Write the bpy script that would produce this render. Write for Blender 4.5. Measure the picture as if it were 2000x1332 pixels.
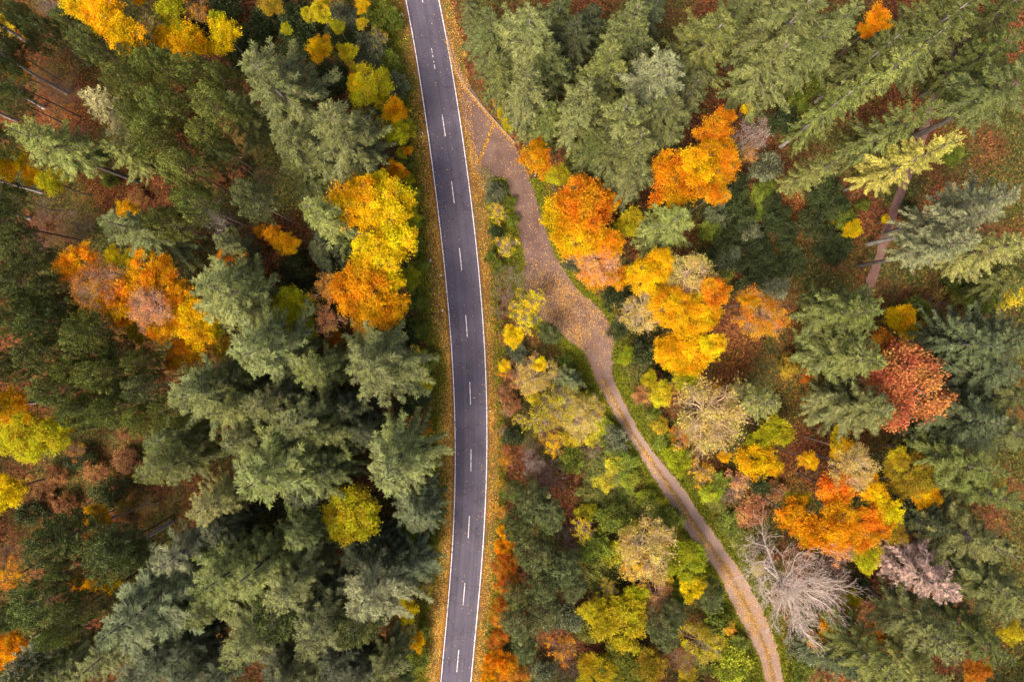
import bpy, math, random, re
import numpy as np
from math import radians, pi, sin, cos

for o in list(bpy.data.objects):
    bpy.data.objects.remove(o)
scene = bpy.context.scene
COL = scene.collection

# ------------------------------------------------------------------ camera, sky, sun, exposure
CAM_H = 123.0                       # metres above the road
M_PX = 36.0 / 24.0 * CAM_H / 2000   # metres on the road for one unit of the survey grid used below
cam_data = bpy.data.cameras.new('camera')
cam_data.lens = 24.0
cam_data.sensor_width = 36.0
cam_data.clip_end = 5000
cam_data.clip_start = 0.5
cam = bpy.data.objects.new('camera', cam_data)
COL.objects.link(cam)
cam.location = (0, 0, CAM_H)
scene.camera = cam

SUN_EL, SUN_AZ = 52.0, 215.0        # degrees; azimuth from +Y, clockwise
world = bpy.data.worlds.new('World')
scene.world = world
world.use_nodes = True
wn = world.node_tree
wn.nodes.clear()
sky = wn.nodes.new('ShaderNodeTexSky')
sky.sky_type = 'NISHITA'
sky.sun_disc = False
sky.sun_elevation = radians(SUN_EL)
sky.sun_rotation = radians(SUN_AZ)
sky.air_density = 0.7
sky.dust_density = 6.0
sky.ozone_density = 0.3
bg = wn.nodes.new('ShaderNodeBackground')
bg.inputs['Strength'].default_value = 0.12
wo = wn.nodes.new('ShaderNodeOutputWorld')
wn.links.new(sky.outputs[0], bg.inputs[0])
wn.links.new(bg.outputs[0], wo.inputs[0])

sun_data = bpy.data.lights.new('sun', 'SUN')
sun_data.energy = 1.5
sun_data.angle = radians(20)
sun_data.color = (1.0, 0.90, 0.74)
sun = bpy.data.objects.new('sun', sun_data)
COL.objects.link(sun)
sun.rotation_euler = (radians(90 - SUN_EL), 0, radians(180 - SUN_AZ))

scene.view_settings.view_transform = 'Standard'
scene.view_settings.look = 'None'
scene.view_settings.gamma = 1.0
scene.view_settings.exposure = 1.35
scene.render.engine = 'CYCLES'
scene.cycles.max_bounces = 4
scene.cycles.diffuse_bounces = 2
scene.cycles.glossy_bounces = 2
scene.cycles.transmission_bounces = 2
scene.cycles.use_denoising = True
scene.cycles.use_adaptive_sampling = True
scene.cycles.adaptive_threshold = 0.03

# ------------------------------------------------------------------ helpers
def at(u, v, z=0.0):
    """survey grid (2000 x 1332 over the road plane seen from above) -> metres at height z"""
    k = M_PX * (CAM_H - z) / CAM_H
    return np.array(((u - 1000) * k, (666 - v) * k, z))

def norm(a):
    return a / np.maximum(np.linalg.norm(a, axis=-1, keepdims=True), 1e-9)

class Geo:
    def __init__(self):
        self.V, self.F, self.A, self.n = [], [], [], 0
    def add(self, V, F, A):
        V = np.asarray(V, float); F = np.asarray(F, int)
        if len(F) == 0:
            return
        if F.shape[1] == 3:
            F = np.hstack([F, -np.ones((len(F), 1), int) - self.n])
        self.V.append(V); self.F.append(F + self.n)
        self.A.append(np.broadcast_to(np.asarray(A, float), (len(F),)))
        self.n += len(V)
    def cards(self, p, d, up, L, W, A, mid=0.5, sag=0.0):
        """pointed quads: base p, direction d, approximate normal up"""
        p = np.atleast_2d(p); n = len(p)
        if n == 0:
            return
        d = norm(d); s = norm(np.cross(d, up)); nn = np.cross(s, d)
        L = np.broadcast_to(np.asarray(L, float), (n,))[:, None]
        W = np.broadcast_to(np.asarray(W, float), (n,))[:, None]
        m = p + d * L * mid
        V = np.stack([p, m + s * W / 2 - nn * sag * W, p + d * L, m - s * W / 2 - nn * sag * W], 1).reshape(-1, 3)
        F = np.arange(4 * n).reshape(n, 4)
        self.add(V, F, A)
    def tubes(self, p0, p1, r0, r1, k=3, A=0.5):
        p0 = np.atleast_2d(p0); p1 = np.atleast_2d(p1); n = len(p0)
        if n == 0:
            return
        d = norm(p1 - p0)
        ref = np.where(np.abs(d[:, 2:3]) > 0.9, np.array([[1.0, 0, 0]]), np.array([[0, 0, 1.0]]))
        a = norm(np.cross(d, ref)); b = np.cross(d, a)
        r0 = np.broadcast_to(np.asarray(r0, float), (n,))[:, None]; r1 = np.broadcast_to(np.asarray(r1, float), (n,))[:, None]
        rings = []
        for (p, r) in ((p0, r0), (p1, r1)):
            for j in range(k):
                t = 2 * pi * j / k
                rings.append(p + (a * cos(t) + b * sin(t)) * r)
        V = np.stack(rings, 1).reshape(-1, 3)
        base = np.arange(n)[:, None] * 2 * k
        F = np.concatenate([base + np.array([[j, (j + 1) % k, k + (j + 1) % k, k + j]]) for j in range(k)])
        A = np.tile(np.broadcast_to(np.asarray(A, float), (n,)), k)
        self.add(V, F, A)
    def mesh(self, name, mat, smooth=False, uv=None):
        V = np.concatenate(self.V); F = np.concatenate(self.F); A = np.concatenate(self.A)
        me = bpy.data.meshes.new(name)
        tri = F[:, 3] < 0
        cnt = np.where(tri, 3, 4)
        starts = np.concatenate([[0], np.cumsum(cnt)[:-1]])
        idx = F[np.arange(4)[None, :] < cnt[:, None]]
        me.vertices.add(len(V)); me.vertices.foreach_set('co', V.astype(np.float32).ravel())
        me.loops.add(len(idx)); me.loops.foreach_set('vertex_index', idx.astype(np.int32))
        me.polygons.add(len(F)); me.polygons.foreach_set('loop_start', starts.astype(np.int32))
        at_ = me.attributes.new('var', 'FLOAT', 'FACE'); at_.data.foreach_set('value', A.astype(np.float32))
        if uv is not None:
            lay = me.uv_layers.new(name='UVMap'); lay.data.foreach_set('uv', np.asarray(uv, np.float32)[idx].ravel())
        me.update(calc_edges=True)
        if smooth:
            me.polygons.foreach_set('use_smooth', [True] * len(F))
        me.materials.append(mat)
        return me

def link(name, me, parent=None, color=None, **props):
    o = bpy.data.objects.new(name, me)
    COL.objects.link(o)
    if parent is not None:
        o.parent = parent
    if color is not None:
        o.color = (color[0], color[1], color[2], 1)
    for k, v in props.items():
        o[k] = v
    return o

# ------------------------------------------------------------------ materials
def new_mat(name):
    m = bpy.data.materials.new(name); m.use_nodes = True
    nt = m.node_tree; nt.nodes.clear()
    out = nt.nodes.new('ShaderNodeOutputMaterial')
    def N(t, **kw):
        n = nt.nodes.new('ShaderNode' + t)
        for k, v in kw.items():
            if k == 'op': n.operation = v
            elif k == 'ins':
                for a, b in v.items(): n.inputs[a].default_value = b
            else: setattr(n, k, v)
        return n
    def L(a, b): nt.links.new(a, b)
    return m, N, L, out

def leaf_mat(name, vlo, vhi, hue, transl=0.3, sheen=0.0, nscale=0.3, satlo=1.0):
    """colour of the object; each leaf a little lighter or darker, patches of the crown turned towards another hue"""
    m, N, L, out = new_mat(name)
    oi = N('ObjectInfo'); at_ = N('Attribute', attribute_name='var')
    tc = N('TexCoord')
    no = N('TexNoise', ins={'Scale': nscale, 'Detail': 2.0, 'Roughness': 0.6}); L(tc.outputs['Object'], no.inputs['Vector'])
    # a noise seed from the object itself
    sv = N('VectorMath', op='ADD'); L(tc.outputs['Object'], sv.inputs[0])
    sc = N('Math', op='MULTIPLY', ins={1: 91.7}); L(oi.outputs['Random'], sc.inputs[0]); L(sc.outputs[0], sv.inputs[1]); L(sv.outputs[0], no.inputs['Vector'])
    mh = N('MapRange', ins={1: 0.3, 2: 0.7, 3: 0.5 - hue * 0.3, 4: 0.5 + hue * 1.2}); L(no.outputs['Fac'], mh.inputs[0])
    mv = N('MapRange', ins={1: 0.0, 2: 1.0, 3: vlo, 4: vhi}); L(at_.outputs['Fac'], mv.inputs[0])
    hs = N('HueSaturation'); L(mh.outputs[0], hs.inputs['Hue']); L(mv.outputs[0], hs.inputs['Value']); L(oi.outputs['Color'], hs.inputs['Color'])
    hs.inputs['Saturation'].default_value = satlo
    df = N('BsdfDiffuse'); L(hs.outputs[0], df.inputs['Color'])
    tr = N('BsdfTranslucent'); L(hs.outputs[0], tr.inputs['Color'])
    mx = N('MixShader', ins={0: transl}); L(df.outputs[0], mx.inputs[1]); L(tr.outputs[0], mx.inputs[2])
    last = mx
    if sheen:
        gl = N('BsdfGlossy', ins={'Roughness': 0.55, 'Color': (0.9, 0.95, 0.85, 1)})
        m2 = N('MixShader', ins={0: sheen}); L(mx.outputs[0], m2.inputs[1]); L(gl.outputs[0], m2.inputs[2]); last = m2
    L(last.outputs[0], out.inputs['Surface'])
    return m

def bark_mat(name):
    m, N, L, out = new_mat(name)
    oi = N('ObjectInfo'); tc = N('TexCoord')
    mp = N('Mapping', ins={'Scale': (6, 6, 0.9)}); L(tc.outputs['Object'], mp.inputs[0])
    no = N('TexNoise', ins={'Scale': 1.0, 'Detail': 4.0}); L(mp.outputs[0], no.inputs['Vector'])
    mv = N('MapRange', ins={1: 0.3, 2: 0.7, 3: 0.55, 4: 1.4}); L(no.outputs['Fac'], mv.inputs[0])
    hs = N('HueSaturation'); L(mv.outputs[0], hs.inputs['Value']); L(oi.outputs['Color'], hs.inputs['Color'])
    df = N('BsdfDiffuse', ins={'Roughness': 0.8}); L(hs.outputs[0], df.inputs['Color'])
    bp = N('Bump', ins={'Strength': 0.5, 'Distance': 0.04}); L(no.outputs['Fac'], bp.inputs['Height']); L(bp.outputs[0], df.inputs['Normal'])
    L(df.outputs[0], out.inputs['Surface'])
    return m

def ramp(N, stops):
    r = N('ValToRGB'); cr = r.color_ramp
    while len(cr.elements) < len(stops): cr.elements.new(0.5)
    for e, (p, c) in zip(cr.elements, stops):
        e.position = p; e.color = (*c, 1)
    return r

MAT = {}
MAT['needle'] = leaf_mat('spruce_needles', 0.30, 1.65, 0.016, 0.12, 0.02, 0.18, 1.0)
MAT['pine'] = leaf_mat('pine_needles', 0.30, 1.9, 0.016, 0.12, 0.02, 0.3)
MAT['leaf'] = leaf_mat('autumn_leaves', 0.5, 1.35, 0.036, 0.35, 0.0, 0.28, 1.0)
MAT['shrub'] = leaf_mat('shrub_leaves', 0.35, 1.75, 0.025, 0.2, 0.02, 0.5)
MAT['bark'] = bark_mat('bark')

def litter_mat(name, stops, transl=0.15):
    m, N, L, out = new_mat(name)
    at_ = N('Attribute', attribute_name='var')
    r = ramp(N, stops); L(at_.outputs['Fac'], r.inputs[0])
    df = N('BsdfDiffuse'); L(r.outputs[0], df.inputs[0])
    tr = N('BsdfTranslucent'); L(r.outputs[0], tr.inputs[0])
    mx = N('MixShader', ins={0: transl}); L(df.outputs[0], mx.inputs[1]); L(tr.outputs[0], mx.inputs[2])
    L(mx.outputs[0], out.inputs['Surface'])
    return m
MAT['litter_gold'] = litter_mat('fallen_leaves_gold', [(0, (0.14, 0.05, 0.02)), (0.3, (0.36, 0.13, 0.02)), (0.55, (0.60, 0.29, 0.04)), (0.8, (0.70, 0.45, 0.08)), (1, (0.80, 0.64, 0.30))])
MAT['litter_rust'] = litter_mat('fallen_leaves_rust', [(0, (0.06, 0.024, 0.015)), (0.4, (0.13, 0.045, 0.021)), (0.8, (0.24, 0.08, 0.027)), (1, (0.38, 0.165, 0.04))])
MAT['herb'] = litter_mat('woodland_herbs', [(0, (0.025, 0.035, 0.010)), (0.4, (0.06, 0.078, 0.016)), (0.7, (0.14, 0.15, 0.022)), (0.9, (0.34, 0.29, 0.03)), (1, (0.48, 0.30, 0.04))], 0.25)
MAT['grass'] = litter_mat('verge_grass', [(0, (0.06, 0.08, 0.010)), (0.5, (0.17, 0.185, 0.016)), (0.85, (0.31, 0.29, 0.024)), (1, (0.46, 0.35, 0.04))], 0.25)

def ground_mat():
    m, N, L, out = new_mat('forest_floor')
    tc = N('TexCoord')
    big = N('TexNoise', ins={'Scale': 0.06, 'Detail': 4.0, 'Roughness': 0.6}); L(tc.outputs['Object'], big.inputs['Vector'])
    vo = N('TexVoronoi', ins={'Scale': 3.2}); L(tc.outputs['Object'], vo.inputs['Vector'])
    sx = N('SeparateColor'); L(vo.outputs['Color'], sx.inputs[0])
    rl = ramp(N, [(0, (0.05, 0.024, 0.015)), (0.4, (0.11, 0.038, 0.018)), (0.75, (0.18, 0.062, 0.026)), (1, (0.26, 0.105, 0.036))]); L(sx.outputs[0], rl.inputs[0])
    rg = ramp(N, [(0, (0.03, 0.032, 0.012)), (0.6, (0.07, 0.072, 0.022)), (1, (0.15, 0.12, 0.03))]); L(sx.outputs[1], rg.inputs[0])
    mk = N('MapRange', ins={1: 0.44, 2: 0.56, 3: 0.0, 4: 1.0}); L(big.outputs['Fac'], mk.inputs[0])
    mx = N('Mix', data_type='RGBA'); L(mk.outputs[0], mx.inputs[0]); L(rl.outputs[0], mx.inputs[6]); L(rg.outputs[0], mx.inputs[7])
    df = N('BsdfDiffuse'); L(mx.outputs[2], df.inputs['Color'])
    fine = N('TexNoise', ins={'Scale': 5.0, 'Detail': 4.0}); L(tc.outputs['Object'], fine.inputs['Vector'])
    bp = N('Bump', ins={'Strength': 0.8, 'Distance': 0.12}); L(fine.outputs['Fac'], bp.inputs['Height']); L(bp.outputs[0], df.inputs['Normal'])
    L(df.outputs[0], out.inputs['Surface'])
    return m
MAT['ground'] = ground_mat()

def road_mat():
    m, N, L, out = new_mat('asphalt')
    uv = N('UVMap')
    mp = N('Mapping', ins={'Scale': (26.0, 0.012, 1)}); L(uv.outputs[0], mp.inputs[0])
    st = N('TexNoise', ins={'Scale': 1.0, 'Detail': 3.0, 'Roughness': 0.6}); L(mp.outputs[0], st.inputs['Vector'])
    tc = N('TexCoord')
    bl = N('TexNoise', ins={'Scale': 0.22, 'Detail': 4.0}); L(tc.outputs['Object'], bl.inputs['Vector'])
    gr = N('TexNoise', ins={'Scale': 14.0, 'Detail': 2.0}); L(tc.outputs['Object'], gr.inputs['Vector'])
    a = N('MapRange', ins={1: 0.3, 2: 0.7, 3: 0.82, 4: 1.16}); L(st.outputs['Fac'], a.inputs[0])
    b = N('MapRange', ins={1: 0.3, 2: 0.7, 3: 0.82, 4: 1.16}); L(bl.outputs['Fac'], b.inputs[0])
    c = N('MapRange', ins={1: 0.3, 2: 0.7, 3: 0.9, 4: 1.1}); L(gr.outputs['Fac'], c.inputs[0])
    ab = N('Math', op='MULTIPLY'); L(a.outputs[0], ab.inputs[0]); L(b.outputs[0], ab.inputs[1])
    abc = N('Math', op='MULTIPLY'); L(ab.outputs[0], abc.inputs[0]); L(c.outputs[0], abc.inputs[1])
    # pale worn seam along the lane, lighter wheel paths
    sep = N('SeparateXYZ'); L(uv.outputs[0], sep.inputs[0])
    def band(centre, width, lo, hi):
        s = N('Math', op='SUBTRACT', ins={1: centre}); L(sep.outputs[0], s.inputs[0])
        ab_ = N('Math', op='ABSOLUTE'); L(s.outputs[0], ab_.inputs[0])
        r = N('MapRange', interpolation_type='SMOOTHSTEP', ins={1: 0.0, 2: width, 3: hi, 4: lo}); L(ab_.outputs[0], r.inputs[0])
        return r
    vc = N('TexVoronoi', feature='DISTANCE_TO_EDGE', ins={'Scale': 0.23}); wv = N('VectorMath', op='ADD'); wq = N('TexNoise', ins={'Scale': 0.6, 'Detail': 4.0}); L(tc.outputs['Object'], wq.inputs['Vector']); ws = N('VectorMath', op='SCALE', ins={'Scale': 2.5}); L(wq.outputs['Color'], ws.inputs[0]); L(tc.outputs['Object'], wv.inputs[0]); L(ws.outputs[0], wv.inputs[1]); L(wv.outputs[0], vc.inputs['Vector'])
    ck = N('MapRange', ins={1: 0.0, 2: 0.022, 3: 0.68, 4: 1.0}); L(vc.outputs['Distance'], ck.inputs[0])
    km = N('Math', op='MULTIPLY'); L(abc.outputs[0], km.inputs[0]); L(ck.outputs[0], km.inputs[1]); abc = km
    cur = abc
    for (cc, ww, hi) in ((0.15, 0.09, 1.10), (0.37, 0.08, 1.08), (0.64, 0.08, 1.09), (0.86, 0.08, 1.07), (0.52, 0.05, 0.93)):
        r = band(cc, ww, 1.0, hi)
        mm = N('Math', op='MULTIPLY'); L(cur.outputs[0], mm.inputs[0]); L(r.outputs[0], mm.inputs[1]); cur = mm
    col = N('HueSaturation', ins={'Color': (0.082, 0.070, 0.093, 1)}); L(cur.outputs[0], col.inputs['Value'])
    seam = band(0.335, 0.016, 0.0, 1.0)
    sn = N('TexNoise', ins={'Scale': 0.10, 'Detail': 3.0}); L(tc.outputs['Object'], sn.inputs['Vector'])
    sr = N('MapRange', ins={1: 0.42, 2: 0.62, 3: 0.0, 4: 0.45}); L(sn.outputs['Fac'], sr.inputs[0])
    sm = N('Math', op='MULTIPLY'); L(seam.outputs[0], sm.inputs[0]); L(sr.outputs[0], sm.inputs[1])
    mx = N('Mix', data_type='RGBA', ins={7: (0.12, 0.095, 0.07, 1)}); L(sm.outputs[0], mx.inputs[0]); L(col.outputs[0], mx.inputs[6])
    # leaf dust at both edges
    e1 = N('Math', op='SUBTRACT', ins={1: 0.5}); L(sep.outputs[0], e1.inputs[0])
    e2 = N('Math', op='ABSOLUTE'); L(e1.outputs[0], e2.inputs[0])
    e3 = N('MapRange', ins={1: 0.475, 2: 0.5, 3: 0.0, 4: 0.75}); L(e2.outputs[0], e3.inputs[0])
    e4 = N('Math', op='MULTIPLY'); L(e3.outputs[0], e4.inputs[0]); L(gr.outputs['Fac'], e4.inputs[1])
    m2 = N('Mix', data_type='RGBA', ins={7: (0.30, 0.13, 0.05, 1)}); L(e4.outputs[0], m2.inputs[0]); L(mx.outputs[2], m2.inputs[6])
    p = N('BsdfPrincipled', ins={'Roughness': 0.75, 'Specular IOR Level': 0.25}); L(m2.outputs[2], p.inputs['Base Color'])
    bp = N('Bump', ins={'Strength': 0.3, 'Distance': 0.01}); L(gr.outputs['Fac'], bp.inputs['Height']); L(bp.outputs[0], p.inputs['Normal'])
    L(p.outputs[0], out.inputs['Surface'])
    return m
MAT['road'] = road_mat()

def paint_mat():
    m, N, L, out = new_mat('white_road_paint')
    tc = N('TexCoord')
    no = N('TexNoise', ins={'Scale': 2.2, 'Detail': 5.0, 'Roughness': 0.7}); L(tc.outputs['Object'], no.inputs['Vector'])
    mk = N('MapRange', ins={1: 0.38, 2: 0.50, 3: 0.85, 4: 0.0}); L(no.outputs['Fac'], mk.inputs[0])
    mx = N('Mix', data_type='RGBA', ins={6: (0.78, 0.72, 0.70, 1), 7: (0.22, 0.16, 0.13, 1)}); L(mk.outputs[0], mx.inputs[0])
    df = N('BsdfDiffuse'); L(mx.outputs[2], df.inputs[0]); L(df.outputs[0], out.inputs[0])
    return m
MAT['paint'] = paint_mat()

def soil_mat(name, stops, scale, uvtracks=False, green=None):
    m, N, L, out = new_mat(name)
    tc = N('TexCoord')
    no = N('TexNoise', ins={'Scale': scale, 'Detail': 5.0, 'Roughness': 0.65}); L(tc.outputs['Object'], no.inputs['Vector'])
    fine = N('TexNoise', ins={'Scale': 6.0, 'Detail': 4.0, 'Roughness': 0.7}); L(tc.outputs['Object'], fine.inputs['Vector'])
    ad = N('Math', op='MULTIPLY_ADD', ins={1: 0.5, 2: 0.0}); L(fine.outputs['Fac'], ad.inputs[0])
    hm = N('Math', op='MULTIPLY_ADD', ins={1: 0.5}); L(no.outputs['Fac'], hm.inputs[0]); L(ad.outputs[0], hm.inputs[2])
    mr = N('MapRange', ins={1: 0.36, 2: 0.64, 3: 0.0, 4: 1.0}); L(hm.outputs[0], mr.inputs[0])
    r = ramp(N, stops); L(mr.outputs[0], r.inputs[0])
    cur = r.outputs[0]
    if uvtracks:
        uv = N('UVMap'); sep = N('SeparateXYZ'); L(uv.outputs[0], sep.inputs[0])
        s = N('Math', op='SUBTRACT', ins={1: 0.5}); L(sep.outputs[0], s.inputs[0])
        ab_ = N('Math', op='ABSOLUTE'); L(s.outputs[0], ab_.inputs[0])
        mid = N('MapRange', interpolation_type='SMOOTHSTEP', ins={1: 0.0, 2: 0.16, 3: 1.0, 4: 0.0}); L(ab_.outputs[0], mid.inputs[0])
        far = N('MapRange', ins={1: 62.0, 2: 80.0, 3: 0.0, 4: 1.0}); L(sep.outputs[1], far.inputs[0])
        mm = N('Math', op='MULTIPLY'); L(mid.outputs[0], mm.inputs[0]); L(far.outputs[0], mm.inputs[1])
        gl = N('Mix', data_type='RGBA', ins={7: (0.33, 0.225, 0.18, 1)}); g2 = N('Math', op='MULTIPLY', ins={1: 0.75}); L(far.outputs[0], g2.inputs[0]); L(g2.outputs[0], gl.inputs[0]); L(cur, gl.inputs[6]); cur = gl.outputs[2]
        m3 = N('Math', op='MULTIPLY', ins={1: 0.8}); L(mm.outputs[0], m3.inputs[0])
        mx = N('Mix', data_type='RGBA', ins={7: (0.16, 0.09, 0.03, 1)}); L(m3.outputs[0], mx.inputs[0]); L(cur, mx.inputs[6]); cur = mx.outputs[2]
    if green:
        gn = N('TexNoise', ins={'Scale': 0.16, 'Detail': 3.0}); L(tc.outputs['Object'], gn.inputs['Vector'])
        gk = N('MapRange', ins={1: 0.46, 2: 0.6, 3: 0.0, 4: 0.8}); L(gn.outputs['Fac'], gk.inputs[0])
        mx = N('Mix', data_type='RGBA', ins={7: (*green, 1)}); L(gk.outputs[0], mx.inputs[0]); L(cur, mx.inputs[6]); cur = mx.outputs[2]
    df = N('BsdfDiffuse'); L(cur, df.inputs[0])
    bp = N('Bump', ins={'Strength': 0.5, 'Distance': 0.05}); L(fine.outputs['Fac'], bp.inputs['Height']); L(bp.outputs[0], df.inputs['Normal'])
    L(df.outputs[0], out.inputs[0])
    return m
MAT['track'] = soil_mat('gravel_track', [(0, (0.095, 0.056, 0.046)), (0.5, (0.15, 0.092, 0.075)), (1, (0.22, 0.145, 0.118))], 0.35, True)
MAT['verge'] = soil_mat('leafy_verge', [(0, (0.09, 0.048, 0.018)), (0.5, (0.16, 0.088, 0.028)), (1, (0.24, 0.13, 0.04))], 0.5, False, (0.10, 0.09, 0.025))
MAT['path'] = soil_mat('trodden_earth', [(0, (0.13, 0.070, 0.055)), (0.5, (0.19, 0.105, 0.085)), (1, (0.26, 0.155, 0.13))], 0.5)
MAT['earth'] = soil_mat('dark_earth', [(0, (0.035, 0.018, 0.013)), (0.5, (0.06, 0.028, 0.02)), (1, (0.09, 0.045, 0.032))], 0.5)
MAT['stone'] = soil_mat('kerb_concrete', [(0, (0.20, 0.17, 0.14)), (0.5, (0.32, 0.28, 0.24)), (1, (0.42, 0.38, 0.33))], 1.5)

def plain(name, col, rough=0.5):
    m, N, L, out = new_mat(name)
    tc = N('TexCoord'); no = N('TexNoise', ins={'Scale': 9.0, 'Detail': 3.0}); L(tc.outputs['Object'], no.inputs['Vector'])
    mv = N('MapRange', ins={1: 0.3, 2: 0.7, 3: 0.85, 4: 1.05}); L(no.outputs['Fac'], mv.inputs[0])
    hs = N('HueSaturation', ins={'Color': (*col, 1)}); L(mv.outputs[0], hs.inputs['Value'])
    p = N('BsdfPrincipled', ins={'Roughness': rough}); L(hs.outputs[0], p.inputs['Base Color']); L(p.outputs[0], out.inputs[0])
    return m
MAT['white'] = plain('white_plastic', (0.8, 0.8, 0.78))
MAT['black'] = plain('black_plastic', (0.02, 0.02, 0.02))
MAT['reflector'] = plain('reflector', (0.55, 0.2, 0.05), 0.2)
MAT['paper'] = plain('paper', (0.8, 0.79, 0.76), 0.9)

# ------------------------------------------------------------------ the setting: road, verges, track, paths, ground
rng = np.random.default_rng(7)
ROAD_L = [(0, 793), (112, 812), (225, 831.5), (338, 847), (450, 860), (545, 870), (660, 880), (776, 887), (880, 890), (985, 887.6), (1100, 880.7), (1216, 872), (1332, 861)]
ROAD_R = [(0, 857), (112, 878), (225, 897), (338, 913), (450, 927), (545, 936.5), (660, 944.5), (776, 950), (880, 951.7), (985, 948), (1100, 940), (1216, 931), (1332, 919.5)]
VERGE_L = [(0, 752), (100, 772), (200, 793), (270, 801), (330, 810), (430, 829), (550, 836), (637, 842), (690, 856), (740, 862), (810, 856), (880, 857), (957, 862), (1009, 864), (1078, 851), (1130, 844), (1182, 837), (1251, 834), (1332, 827)]
VERGE_R = [(0, 880), (100, 905), (190, 915), (300, 926), (345, 948), (400, 955), (500, 960), (560, 962), (660, 969), (775, 971), (880, 974), (974, 972), (1043, 969), (1182, 959), (1269, 948), (1332, 943)]
TRACK_L = [(870, 50), (880, 90), (888, 130), (899, 190), (908, 240), (917, 290), (925, 327), (984, 350), (990, 369), (1002, 405), (1010, 450), (1017, 486), (1022, 512), (1022, 556), (1040, 608), (1098, 657), (1137, 690), (1155, 730), (1180, 780), (1215, 840), (1240, 878), (1290, 960), (1340, 1040), (1398, 1120), (1420, 1165), (1450, 1225), (1478, 1280), (1492, 1332), (1510, 1400), (1530, 1500)]
TRACK_R = [(872, 50), (884, 90), (897, 132), (932, 190), (968, 238), (1003, 282), (1025, 325), (1036, 352), (1044, 369), (1054, 405), (1068, 450), (1081, 486), (1092, 510), (1128, 564), (1176, 606), (1202, 654), (1197, 690), (1200, 735), (1218, 780), (1250, 840), (1276, 878), (1330, 945), (1375, 1010), (1435, 1095), (1465, 1140), (1500, 1210), (1520, 1270), (1533, 1332), (1552, 1400), (1572, 1500)]

def smooth_edge(pts, v, deg=None):
    y, x = np.array(pts, float).T
    if deg:
        c = np.polyfit((y - 666) / 666, x, deg)
        f = lambda q: np.polyval(c, (q - 666) / 666)
        lo, hi = y[0], y[-1]
        e = 5.0
        r = f(np.clip(v, lo, hi))
        r = np.where(v < lo, f(lo) + (v - lo) * (f(lo + e) - f(lo)) / e, r)
        return np.where(v > hi, f(hi) + (v - hi) * (f(hi) - f(hi - e)) / e, r)
    r = np.interp(v, y, x)
    r = np.where(v < y[0], x[0] + (v - y[0]) * (x[1] - x[0]) / (y[1] - y[0]), r)
    return np.where(v > y[-1], x[-1] + (v - y[-1]) * (x[-1] - x[-2]) / (y[-1] - y[-2]), r)

road_l = lambda v: smooth_edge(ROAD_L, v, 5)
road_r = lambda v: smooth_edge(ROAD_R, v, 5)
road_c = lambda v: (road_l(v) + road_r(v)) / 2

def strip(name, mat, v, xl, xr, z, across=1, skirt=0.0, **props):
    """a ribbon between two edges; UV: x across 0..1, y metres along"""
    g = Geo(); n = len(v)
    t = np.linspace(0, 1, across + 1)
    X = xl[:, None] * (1 - t) + xr[:, None] * t
    P = np.stack([(X - 1000) * M_PX, np.repeat((666 - v)[:, None], across + 1, 1) * M_PX, np.full_like(X, z)], -1)
    al = np.concatenate([[0], np.cumsum(np.linalg.norm(np.diff(P[:, across // 2], axis=0), axis=1))])
    UV = np.stack([np.repeat(t[None], n, 0), np.repeat(al[:, None], across + 1, 1)], -1)
    V = P.reshape(-1, 3); uv = UV.reshape(-1, 2); w = across + 1
    i = np.arange(n - 1)[:, None] * w + np.arange(across)[None]
    F = np.stack([i, i + w, i + w + 1, i + 1], -1).reshape(-1, 4)
    if skirt:
        for side in (0, across):
            b = len(V); low = P[:, side] - np.array([0, 0, skirt])
            V = np.concatenate([V, low]); uv = np.concatenate([uv, UV[:, side]])
            j = np.arange(n - 1); top = j * w + side; bot = b + j
            f = np.stack([top, bot, bot + 1, top + w], -1)
            F = np.concatenate([F, f if side else f[:, ::-1]])
    g.add(V, F, 0.5)
    return link(name, g.mesh(name, mat, uv=uv), **props)

def strip_pairs(name, mat, A, B, z, across=4, step=8.0, rag=0.0, **props):
    """a ribbon between two hand-surveyed edges given as point lists of equal length"""
    A = np.array(A, float); B = np.array(B, float); C = (A + B) / 2
    s = np.concatenate([[0], np.cumsum(np.linalg.norm(np.diff(C, axis=0), axis=1))])
    q = np.arange(0, s[-1], step)
    def cr(P):
        out = np.zeros((len(q), 2)); k = np.clip(np.searchsorted(s, q, 'right') - 1, 0, len(s) - 2)
        t = ((q - s[k]) / (s[k + 1] - s[k]))[:, None]
        p1, p2 = P[k], P[k + 1]; p0 = P[np.maximum(k - 1, 0)]; p3 = P[np.minimum(k + 2, len(P) - 1)]
        m1 = (p2 - p0) * 0.4; m2 = (p3 - p1) * 0.4
        return (2*t**3 - 3*t**2 + 1)*p1 + (t**3 - 2*t**2 + t)*m1 + (-2*t**3 + 3*t**2)*p2 + (t**3 - t**2)*m2
    a, b = cr(A), cr(B)
    if rag:
        d = norm(b - a)
        a = a - d * rng.normal(0, rag, (len(q), 1)); b = b + d * rng.normal(0, rag, (len(q), 1))
    g = Geo(); t = np.linspace(0, 1, across + 1)[None, :, None]
    X = a[:, None] * (1 - t) + b[:, None] * t
    P = np.concatenate([(X[..., :1] - 1000) * M_PX, (666 - X[..., 1:]) * M_PX, np.full(X.shape[:2] + (1,), z)], -1)
    uv = np.stack([np.repeat(t[..., 0], len(q), 0), np.repeat((q * M_PX)[:, None], across + 1, 1)], -1).reshape(-1, 2)
    w = across + 1; i = np.arange(len(q) - 1)[:, None] * w + np.arange(across)[None]
    F = np.stack([i, i + w, i + w + 1, i + 1], -1).reshape(-1, 4)
    g.add(P.reshape(-1, 3), F, 0.5)
    return link(name, g.mesh(name, mat, uv=uv), **props), a, b

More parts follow.
